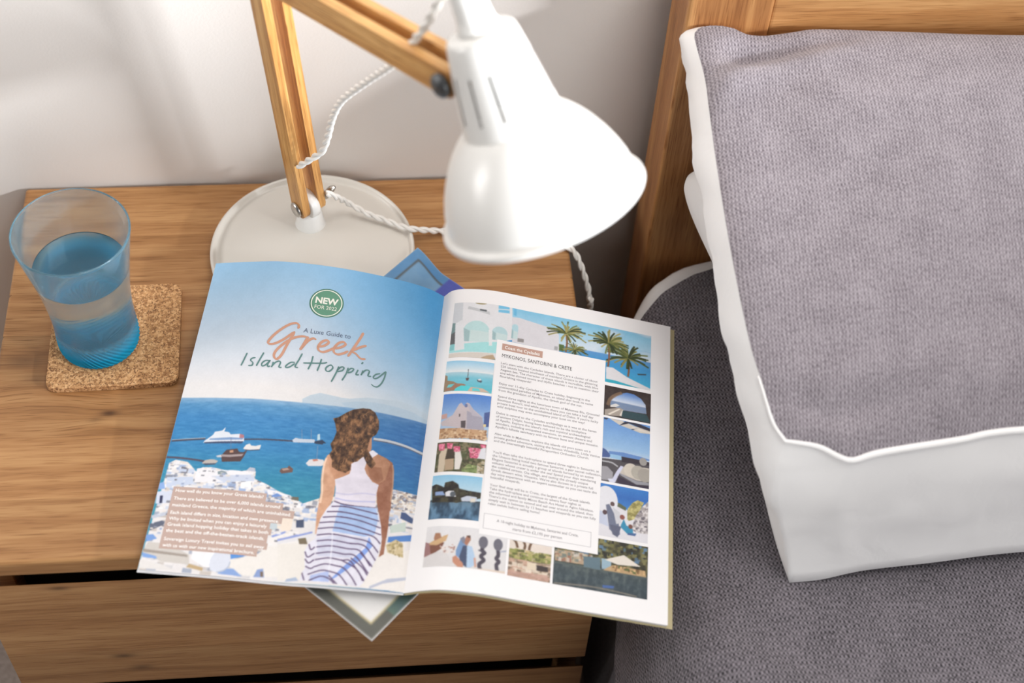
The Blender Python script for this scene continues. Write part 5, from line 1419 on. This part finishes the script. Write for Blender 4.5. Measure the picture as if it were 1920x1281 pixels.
c.poly([(43.4, 253.4), (47.7, 252.9), (47.5, 271.7), (42.9, 268.8), (41.2, 263.5)], (74, 84, 110)); c.poly([(46.4, 253.1), (50.2, 253.3), (53.4, 262.6), (55.1, 267.2), (50.5, 271.4), (47.5, 271.7)], (176, 200, 226))
c.poly([(36.3, 263.9), (38.6, 262.3), (44.7, 268.6), (45.0, 271.7), (40.7, 271.8), (36.7, 268.0)], (196, 140, 116)); c.poly([(52.2, 262.8), (53.7, 262.6), (55.0, 270.0), (53.5, 270.9)], (206, 160, 140))
for q in ([(58.5, 252.0), (58.1, 255.6), (60.1, 257.4), (57.6, 260.6), (60.0, 263.7), (56.9, 267.6), (57.9, 272.0)], [(70.0, 252.0), (70.8, 257.4), (69.5, 260.5), (71.6, 262.8), (70.0, 265.9), (71.1, 271.6)]):
    c.line(q, 3.0, (78, 72, 84)); c.ell(q[0][0], q[0][1] - 3.5, 3.6, 5.2, (108, 106, 118))
c.line([(55.3, 255.7), (61.7, 257.4)], 1.2, (84, 80, 92), smooth=False); c.poly([(71.5, 253.8), (76.5, 252.0), (76.9, 253.3), (72.2, 254.7)], (168, 172, 190))
c.poly([(56.0, 271.2), (77.2, 270.0), (77.4, 272.8), (56.2, 273.3)], (222, 206, 192))
ph.append(c.surface('photo_print', 'R', 0.00012, right_page)); ph[-1]['label'] = 'photo of two people by a beach with twisted posts'

# 7 tavern garden
P7 = (79.1, 241.8, 112.5, 272.9)
c = photo(P7); c.p[:] = (176, 158, 138); ys = lambda f: P7[1] + (P7[3] - P7[1]) * f
c.speckle((c.Y > ys(.5)).astype(float), 190, [(150, 128, 108), (206, 190, 170), (120, 100, 84), (196, 160, 140), (226, 212, 196)], 3.2, 21, 1.4)
c.poly([(P7[0], P7[1]), (P7[2], P7[1]), (P7[2], ys(.25)), (P7[0], ys(.3))], (226, 214, 204))
c.speckle(((c.Y > ys(.22)) & (c.Y < ys(.5))).astype(float), 170, [(138, 142, 78), (112, 116, 60), (164, 164, 98), (90, 92, 54), (196, 176, 130)], 2.6, 22, 1.3)
for q in ([(81.4, 240.7), (84.1, 243.3), (85.7, 247.9)], [(89.7, 240.7), (91.3, 244.6), (90.9, 248.3)], [(96.2, 241.5), (95.1, 244.6), (94.7, 248.2)]):
    c.line(q, 2.0, (112, 84, 64))
c.poly([(101.2, 259.6), (110.1, 260.0), (110.3, 264.1), (101.5, 264.4)], (62, 52, 52)); c.poly([(94.1, 258.2), (100.5, 258.3), (100.9, 264.5), (93.9, 264.5)], (222, 206, 184)); c.poly([(78.9, 268.3), (110.5, 266.8), (111.4, 272.2), (79.3, 273.0)], (192, 154, 140), .8)
ph.append(c.surface('photo_print', 'R', 0.00012, right_page)); ph[-1]['label'] = 'photo of a shaded garden with stone walls'

# 8 boathouses on the shore
P8 = (114.5, 226.8, 189.4, 273.2)
c = photo(P8); ys = lambda f: P8[1] + (P8[3] - P8[1]) * f
c.grade([(0.3, (44, 44, 36)), (0.55, (88, 84, 56)), (0.8, (128, 124, 88))], c.noise(6, 95))
c.speckle((c.Y < ys(.36)).astype(float), 240, [(60, 62, 40), (110, 108, 64), (40, 40, 36), (132, 128, 84), (96, 128, 160)], 3, 23)
sl_ = [(115.6, 253.0), (188.9, 253.0)]
wy = sl_[0][1] + (c.X - sl_[0][0]) / (sl_[1][0] - sl_[0][0]) * (sl_[1][1] - sl_[0][1])
c.grade([(0, (84, 94, 92)), (12, (58, 74, 82)), (26, (52, 60, 66)), (36, (74, 74, 70))], c.Y - wy, np.clip((c.Y - wy) + .5, 0, 1))
c.grade([(0.35, (46, 58, 68)), (0.7, (98, 108, 108))], c.noise(5, 96, .6), (c.Y > wy + 2) * .5)
c.poly([(115.0, 242.9), (137.7, 242.2), (138.2, 252.4), (115.6, 252.6)], (176, 152, 128)); c.speckle(c.full([(115.0, 242.9), (151.3, 242.5), (151.6, 252.6), (115.6, 252.6)]), 90, [(206, 196, 186), (150, 106, 88), (120, 128, 120), (186, 168, 140)], 3.0, 24)
c.poly([(137.9, 245.0), (151.3, 243.9), (151.7, 254.4), (138.3, 254.2)], (96, 118, 130)); c.poly([(152.2, 244.1), (159.8, 243.6), (160.1, 252.9), (152.5, 253.0)], (150, 176, 192))
c.poly([(154.7, 244.6), (169.8, 237.9), (183.6, 245.6), (165.0, 247.3)], (226, 218, 208)); c.poly([(161.6, 247.9), (187.1, 248.7), (188.0, 254.0), (153.4, 254.1)], (196, 162, 120), .9)
c.speckle(c.full([(161.6, 247.9), (187.1, 248.7), (188.0, 253.1), (160.1, 252.9)]), 40, [(120, 88, 60), (216, 180, 130), (96, 104, 64)], 2.4, 25)
c.line([(115.8, 272.1), (142.3, 270.0), (165.7, 270.7), (180.8, 271.9)], 1.3, (120, 116, 108)); c.poly([(153.8, 266.9), (163.0, 266.1), (162.3, 268.4), (153.9, 269.2)], (70, 100, 160))
ph.append(c.surface('photo_print', 'R', 0.00012, right_page)); ph[-1]['label'] = 'photo of boathouses along a dark green shore'

# 9 pool through a stone arch
P9 = (149.1, 77.7, 189.4, 108.5)
c = photo(P9); c.p[:] = (66, 56, 54); c.p += (c.noise(3, 97)[..., None] - .5) * 24
ar = [(154.6, 97.3), (154.4, 93.2), (157.3, 88.4), (162.4, 84.1), (168.4, 81.4), (174.5, 81.7), (180.7, 84.9), (184.7, 90.2), (185.8, 99.3), (164.6, 100.1)]
am = c.full(ar)
sh_ = [(155.7, 91.9), (185.7, 92.6)]
hy_ = sh_[0][1] + (c.X - sh_[0][0]) / (sh_[1][0] - sh_[0][0]) * (sh_[1][1] - sh_[0][1])
c.grade([(-10, (92, 132, 196)), (0, (206, 214, 228)), (1, (120, 140, 172)), (9, (128, 142, 166))], c.Y - hy_, am)
c.line([(152.4, 97.8), (154.4, 91.2), (159.0, 86.0), (164.1, 82.7)], 3.0, (134, 108, 86), .8)
c.poly([(150.2, 108.6), (150.0, 102.5), (162.8, 98.0), (166.3, 99.7), (163.0, 106.6)], (166, 156, 146)); c.poly([(152.7, 106.5), (162.0, 99.2), (163.3, 99.9), (154.4, 107.1)], (226, 216, 204)); c.poly([(162.6, 105.7), (165.0, 100.0), (165.9, 100.3), (164.3, 106.8)], (222, 214, 206))
c.poly([(165.4, 100.4), (185.8, 99.8), (189.4, 107.6), (164.3, 107.3)], (56, 78, 84)); c.poly([(154.6, 97.3), (159.2, 94.7), (162.7, 95.9), (159.3, 98.3), (154.6, 99.2)], (216, 214, 212))
ph.append(c.surface('photo_print', 'R', 0.00012, right_page)); ph[-1]['label'] = 'photo of a pool seen through a dark stone arch'

# 10 terrace with cushions
P10 = (149.3, 110.7, 189.2, 173.1)
c = photo(P10); ys = lambda f: P10[1] + (P10[3] - P10[1]) * f
c.grade([(0, (104, 150, 212)), (.45, (150, 186, 222)), (.6, (206, 214, 226))], (c.Y - P10[1]) / (P10[3] - P10[1]))
c.poly([(153.6, 110.8), (164.7, 111.1), (177.4, 114.6), (189.6, 113.7), (189.7, 119.2), (180.6, 119.9), (172.7, 118.0), (163.2, 116.0)], (206, 198, 188))
for q in ([0], [1], [2]):
    pass
c.poly([(162.5, 116.7), (167.8, 111.3), (177.3, 110.5), (189.6, 113.7), (189.6, 116.5), (180.5, 114.8), (171.0, 112.4)], (58, 58, 72)); c.poly([(172.7, 118.0), (177.4, 115.6), (179.0, 116.3), (174.3, 118.3)], (56, 56, 70)); c.poly([(149.7, 111.5), (153.6, 111.0), (152.1, 112.8), (150.0, 113.0)], (56, 56, 70)); c.poly([(174.2, 114.9), (189.7, 117.4), (189.7, 118.8), (172.7, 117.1)], (222, 214, 204), .8)
c.poly([(149.6, 141.4), (152.4, 142.6), (156.4, 146.7), (155.7, 149.5), (149.2, 150.5)], (78, 98, 150)); c.poly([(154.7, 143.5), (166.3, 142.3), (181.9, 143.3), (189.3, 144.4), (189.3, 145.7), (165.7, 148.2), (155.6, 146.9)], (104, 140, 196)); c.poly([(156.0, 145.9), (165.6, 146.0), (165.7, 150.0), (156.1, 149.9)], (150, 190, 222))
c.poly([(149.2, 151.4), (165.7, 150.0), (189.0, 148.1), (189.0, 172.9), (149.2, 173.0)], (84, 80, 84)); c.poly([(165.5, 146.5), (181.2, 146.6), (188.9, 147.2), (189.0, 150.3), (165.8, 151.8)], (58, 52, 60))
c.poly([(149.5, 158.9), (154.4, 158.7), (158.8, 163.1), (159.0, 170.9), (149.2, 172.1)], (160, 158, 164)); c.line([(149.3, 154.1), (157.4, 154.1), (162.8, 156.9)], 1.4, (176, 176, 180)); c.ell(*[(183.7, 147.7)][0], 3.2, 3.8, (156, 152, 148))
c.poly([(162.9, 160.4), (170.5, 153.5), (188.7, 153.1), (188.9, 166.3), (178.5, 166.8), (164.5, 162.7)], (196, 188, 178))
for q, col in (([(173.7, 158.1)][0], (206, 198, 186)), ([(179.9, 159.0)][0], (176, 170, 160)), ([(185.3, 160.5)][0], (164, 158, 150))):
    c.ell(q[0], q[1], 6.0, 6.6, col)
c.poly([(161.5, 162.1), (165.1, 155.5), (167.4, 155.9), (163.8, 164.6), (161.0, 172.3), (157.9, 172.0), (159.0, 168.3)], (206, 208, 230)); c.poly([(163.8, 162.4), (178.5, 167.2), (188.9, 167.2), (188.9, 169.4), (178.6, 170.7), (165.4, 164.7)], (150, 150, 158)); c.poly([(163.1, 165.7), (178.6, 171.1), (188.9, 169.8), (189.0, 172.9), (162.5, 172.4)], (62, 54, 70)); c.poly([(154.8, 170.1), (158.6, 169.3), (161.0, 172.7), (156.5, 173.2)], (216, 218, 234))
ph.append(c.surface('photo_print', 'R', 0.00012, right_page)); ph[-1]['label'] = 'photo of a terrace daybed with cushions over the sea'

# 11 village steps above the sea
P11 = (148.9, 175.4, 188.9, 223.9)
c = photo(P11); ys = lambda f: P11[1] + (P11[3] - P11[1]) * f
c.grade([(0, (66, 128, 200)), (.2, (60, 110, 184)), (.5, (74, 140, 206))], (c.Y - P11[1]) / (P11[3] - P11[1]))
c.poly([(148.8, 185.0), (159.3, 191.0), (169.8, 195.8), (189.0, 203.5), (189.4, 225.1), (148.8, 225.2)], (222, 220, 226))
c.poly([(159.4, 192.1), (164.5, 191.1), (170.8, 194.4), (170.3, 197.4), (163.6, 194.8)], (96, 104, 84)); c.ell(*[(154.2, 191.5)][0], 9.5, 14, (226, 226, 232)); c.poly([(149.4, 201.1), (154.6, 202.4), (157.0, 214.5), (149.3, 212.6)], (196, 202, 222))
c.poly([(154.1, 195.0), (156.9, 193.8), (165.0, 209.5), (166.3, 219.5), (164.4, 222.1), (157.6, 216.7)], (112, 118, 140)); c.poly([(159.5, 195.6), (165.8, 200.1), (167.1, 209.1), (163.0, 211.0)], (206, 206, 212)); c.poly([(157.5, 212.2), (167.2, 212.5), (164.4, 222.7), (160.3, 220.7)], (96, 100, 122))
gm = c.full([(171.6, 204.7), (171.8, 195.4), (175.8, 188.7), (179.9, 185.5), (185.1, 186.8), (182.1, 194.4), (178.2, 203.4), (173.1, 206.1)]); c.grade([(.3, (140, 132, 80)), (.7, (206, 196, 136))], c.noise(2.5, 99), gm)
gm = c.full([(175.4, 213.1), (178.2, 201.1), (184.1, 190.5), (188.7, 184.9), (189.2, 214.9), (179.5, 215.7)]); c.grade([(.3, (150, 142, 144)), (.7, (226, 220, 220))], c.noise(2.5, 98), gm); c.speckle(gm, 60, [(110, 104, 112), (222, 216, 216), (170, 162, 160)], 2.0, 28)
c.poly([(166.6, 211.5), (169.0, 205.2), (171.2, 210.5), (176.4, 212.9), (177.0, 217.9), (172.4, 218.3), (167.2, 213.6)], (60, 140, 176)); c.ell(*[(167.7, 203.8)][0], 2.0, 2.2, (142, 84, 76)); c.ell(*[(174.6, 211.0)][0], 1.8, 2.0, (120, 80, 70)); c.poly([(172.4, 217.1), (179.5, 216.3), (178.5, 218.8), (172.4, 218.8)], (78, 104, 150)); c.ell(*[(153.5, 202.0)][0], 1.8, 2.2, (90, 70, 76)); c.ell(*[(159.4, 193.3)][0], 1.8, 2.0, (100, 80, 80))
ph.append(c.surface('photo_print', 'R', 0.00012, right_page)); ph[-1]['label'] = 'photo of white village steps above the sea'

# text panel
TP = (54.5, 52.2, 148.9, 241.4)
X_, Y_ = np.meshgrid(np.linspace(TP[0], TP[2], 40), np.linspace(TP[1], TP[3], 16))
panel = obj('text_panel', page_point('R', X_.ravel(), Y_.ravel(), 0.00024), grid_faces(40, 16)[:, ::-1], PAPER, right_page)
tb = (59.2, 55.5, 94.2, 62.4)
print_mesh('heading_tab', 'R', [rect(tb[0], tb[1], tb[2], tb[3])], ROSE2, panel, 0.00032)
text('tab_lettering', 'Coast the Cyclades', tb[0] + 2.4, tb[3] - 1.7, 4.6, tb[2] - tb[0] - 5.0, 0.012)
hd = [(59.8, 69.9), (120.0, 68.3)]
text('heading_lettering', 'MYKONOS, SANTORINI & CRETE', hd[0][0], hd[0][1], 5.3, hd[1][0] - hd[0][0], 0.0)
body = [["Let's start with the Cyclades Islands. There are a cluster of about", '220 islands located southeast of mainland Greece in the glittering', 'Aegean Sea. The character of these islands is incredible, with blue', 'and white domed towns and idyllic beaches - not to mention their', 'flourishing vineyards!'],
        ['Enjoy our 11-day Cyclades to Crete holiday, beginning in the', 'unassembled paradise of Mykonos, an island that took its name', 'from the grandson of Apollo, the Greek god of the sun.'],
        ['Spend three nights at the luxurious town of Mykonos Blu, Grecotel', "Boutique Resort, and while you're there you can take a half day", "private boat tour to the uninhabited island of Delos. If you're lucky", 'wild dolphins may even accompany your boat on the way!'],
        ['Delos is central to the Cyclades archipelago as it was at the haven', 'of ancient Delphi, having been believed to be the birthplace', "of Apollo. Explore the island's rich and mystical archaeological", 'wonders, including antiquated mansions, an ancient theatre and', "Apollo's hillside sanctuary with its famous lions and unique mosaics."],
        ['Also while in Mykonos, explore the islands old port town on a', 'private guided adventure, visiting the famous Windmills, Little Venice', 'and the interestingly beautiful Paraportiani Orthodox Church.'],
        ["You'll then take the hydroplane to spend three nights in Santorini, at", 'the Unesco fitting hotel two famous Santorini, a pair secret collection.', 'Elegant Santorini is actually a group of islands formed by an active', 'volcano whose crater is under the sea! Spend your days wandering', 'the cobbled streets, Oia village, and tasting the already unique', "Greek dessert wine, Vinsanto. We've also thrown in a private full", 'day wine experience with an expert sommelier so you can taste the', 'beautiful vineyards.'],
        ['Your final stop will be in Crete, the largest of the Greek islands.', 'Take the hydroplane and continue to where four nights at', 'the informed and family Minos Beach Art Hotel in Agios Nikolaos.', "There's the option to extend and sail over around the island, then", 'simply wait in between by 12 beaches and vineyards so you can fully', 'relax awhile before sailing home!']]
ys_ = [(59.3, 75.6), (59.1, 96.7), (59.2, 109.8), (58.7, 126.5), (58.9, 147.0), (58.1, 164.7), (58.9, 195.7)]
ye_ = [(58.6, 90.2), (58.8, 105.0), (58.7, 120.6), (58.5, 141.8), (58.5, 158.4), (58.8, 189.8), (58.3, 215.4)]
tx_ = TP[0] + 5.0
for bi, para in enumerate(body):
    y0_, y1_ = ys_[bi][1], ye_[bi][1]
    st = 3.42
    y0_ = ys_[bi][1] + 1.6
    for li, s_ in enumerate(para):
        text('body_lettering', s_, tx_, y0_ + st * li, 3.15, None, 0.006)
fb = (57.1, 222.6, 143.1, 236.2)
f_ = [rect(fb[0], fb[1], fb[2], fb[1] + .35), rect(fb[0], fb[3] - .35, fb[2], fb[3]), rect(fb[0], fb[1], fb[0] + .35, fb[3], 2), rect(fb[2] - .35, fb[1], fb[2], fb[3], 2)]
print_mesh('price_frame', 'R', f_, PALE_INK, panel, 0.00032)
xm = (fb[0] + fb[2]) / 2
text('price_lettering', 'A 10-night holiday to Mykonos, Santorini and Crete,', xm, (fb[1] + fb[3]) / 2 - 0.6, 3.6, (fb[2] - fb[0]) * .76, 0.006, 'C')
text('price_lettering', 'starts from £2,195 per person', xm, (fb[1] + fb[3]) / 2 + 4.0, 3.6, (fb[2] - fb[0]) * .46, 0.006, 'C')

dg = bpy.context.evaluated_depsgraph_get()
dg.update()
jobs = {}
for job, ob, x, y, width, align in TEXT:
    me = bpy.data.meshes.new_from_object(ob.evaluated_get(dg))
    n_ = len(me.vertices)
    co_ = np.empty(n_ * 3, np.float32); me.vertices.foreach_get('co', co_); co_ = co_.reshape(-1, 3).astype(float)
    fs = [tuple(p.vertices) for p in me.polygons]
    if n_:
        co_[:, 0] -= co_[:, 0].min()
        if width:
            co_[:, 0] *= width / max(co_[:, 0].max(), 1e-6)
        if align == 'C':
            co_[:, 0] -= co_[:, 0].max() / 2
        pts = np.stack([x + co_[:, 0], y - co_[:, 1]], -1)
        jobs.setdefault(job, []).append((pts, fs))
    bpy.data.meshes.remove(me)
for job, ob, *_ in TEXT:
    cu = ob.data
    bpy.data.objects.remove(ob); bpy.data.curves.remove(cu)
for job, side, mat_, par, lift in (('badge_lettering', 'L', CREAM, badge, .0003), ('subtitle_lettering', 'L', NAVY, left, .0002), ('caption_lettering', 'L', WHITE_INK, left, .00024),
                                   ('tab_lettering', 'R', WHITE_INK, panel, .0004), ('heading_lettering', 'R', BLACK_INK, panel, .00034), ('body_lettering', 'R', GREY_INK, panel, .00034), ('price_lettering', 'R', GREY_INK, panel, .00034)):
    print_mesh(job, side, jobs[job], mat_, par, lift)

# ================================================================ SECOND BROCHURE under the magazine
B0 = np.array((0.3032, -0.0809)); T0 = np.array((0.3531, 0.291, 0.014)[:2])
dg_ = T0 - B0; dl = np.linalg.norm(dg_); ang = math.atan2(dg_[1], dg_[0])
al_ = math.radians(36.5)
el = np.array((math.cos(ang - al_), math.sin(ang - al_))); es = np.array((-el[1], el[0]))
LL, SS = dl * math.cos(al_), dl * math.sin(al_)
bro = thing('brochure', 'closed brochure with framed cover wedged cornerwise under the open magazine', 'brochure', (0.328, 0.105, 0.0))
nl, nsx = 300, 214
c = Canvas(0, 0, LL * 1000, SS * 1000, 1.0)
c.nx, c.ny = nl, nsx
c = Canvas(0, 0, LL * 1000, SS * 1000, nl / (LL * 1000))
a_, b_ = c.X, c.Y
Lm, Sm = LL * 1000, SS * 1000
c.p[:] = (88, 138, 184)
# cover photo: blue sky at the far corner, framed by a dark line
c.grade([(0, (126, 166, 200)), (1, (74, 130, 184))], c.noise(40, 120))
inn = (a_ > Lm - 150) & (a_ < Lm - 11.5) & (b_ < Sm - 11.5) & (b_ > 11)
c.grade([(0.3, (116, 158, 194)), (0.7, (146, 176, 202))], c.noise(30, 121), inn.astype(float))
fr_ = ((a_ > Lm - 150) & (a_ < Lm - 9.5) & (b_ < Sm - 9.5) & (b_ > 9)) & ~inn
c.p[fr_] = (92, 96, 98)
pur = (a_ > Lm - 120) & (b_ < Sm - 38 + (a_ - Lm) * 0.0)
c.p[pur & ~inn] = (82, 92, 176)
c.p[pur] = (82, 92, 176)
# near corner: white panel in a gold line on a dark border
near = a_ < 150
c.p[near] = (98, 98, 92)
wh = near & (a_ > 11.0) & (b_ > 11.0)
gd = near & (a_ > 9.8) & (b_ > 9.8) & ~wh
c.p[wh] = (232, 230, 228); c.p[gd] = (196, 182, 142)
pg = near & (b_ < 9.8) & (a_ > 26)
cc_ = c.noise(8, 122)[..., None]
c.p = np.where(pg[..., None], np.array((86, 104, 112.0)) * (1 - cc_) + np.array((104, 128, 104.0)) * cc_, c.p)
ed = (a_ < 0.9) | (b_ < 0.9) | (a_ > Lm - .6) | (b_ > Sm - .6)
c.p[ed] = (206, 204, 198)
aa, bb = np.meshgrid(np.linspace(0, LL, c.nx), np.linspace(0, SS, c.ny))
xy = B0 + aa[..., None] * el + bb[..., None] * es


def bro_z(xy):
    d = np.hypot(xy[..., 0] - BC[0], xy[..., 1] - BC[1])
    s_ = np.clip((0.118 - d) / 0.026, 0, 1)
    return 0.0030 + 0.0128 * s_ * s_ * (3 - 2 * s_)


top_ = np.concatenate([xy, bro_z(xy)[..., None]], -1).reshape(-1, 3)
cov = obj('cover', top_, grid_faces(c.nx, c.ny), PRINT, bro, True, None, c.colors())
n5, n6 = 60, 44
aa, bb = np.meshgrid(np.linspace(0.0003, LL - 0.0003, n5), np.linspace(0.0003, SS - 0.0003, n6))
xy = B0 + aa[..., None] * el + bb[..., None] * es
zz = bro_z(xy)
u_ = np.concatenate([xy, (zz - 0.0007)[..., None]], -1).reshape(-1, 3); d_ = np.concatenate([xy, (zz - 0.0026)[..., None]], -1).reshape(-1, 3)
fq = grid_faces(n5, n6); n_ = n5 * n6
ring = [i for i in range(n5)] + [n5 - 1 + n5 * j for j in range(1, n6)] + [n_ - 2 - i for i in range(n5 - 1)] + [n5 * (n6 - 1 - j) for j in range(1, n6 - 1)]
F = [tuple(q) for q in fq] + [tuple(q[::-1] + n_) for q in fq] + [(ring[i], ring[i] + n_, ring[(i + 1) % len(ring)] + n_, ring[(i + 1) % len(ring)]) for i in range(len(ring))]
obj('page_stack', np.vstack([u_, d_]), F, PAPER, bro, False)

# ---------------------------------------------------------------- lift everything so that the floor is at z = 0
for o in scene.objects:
    if o.parent is None and o.type in {'MESH', 'EMPTY'}:
        o.location.z += TH
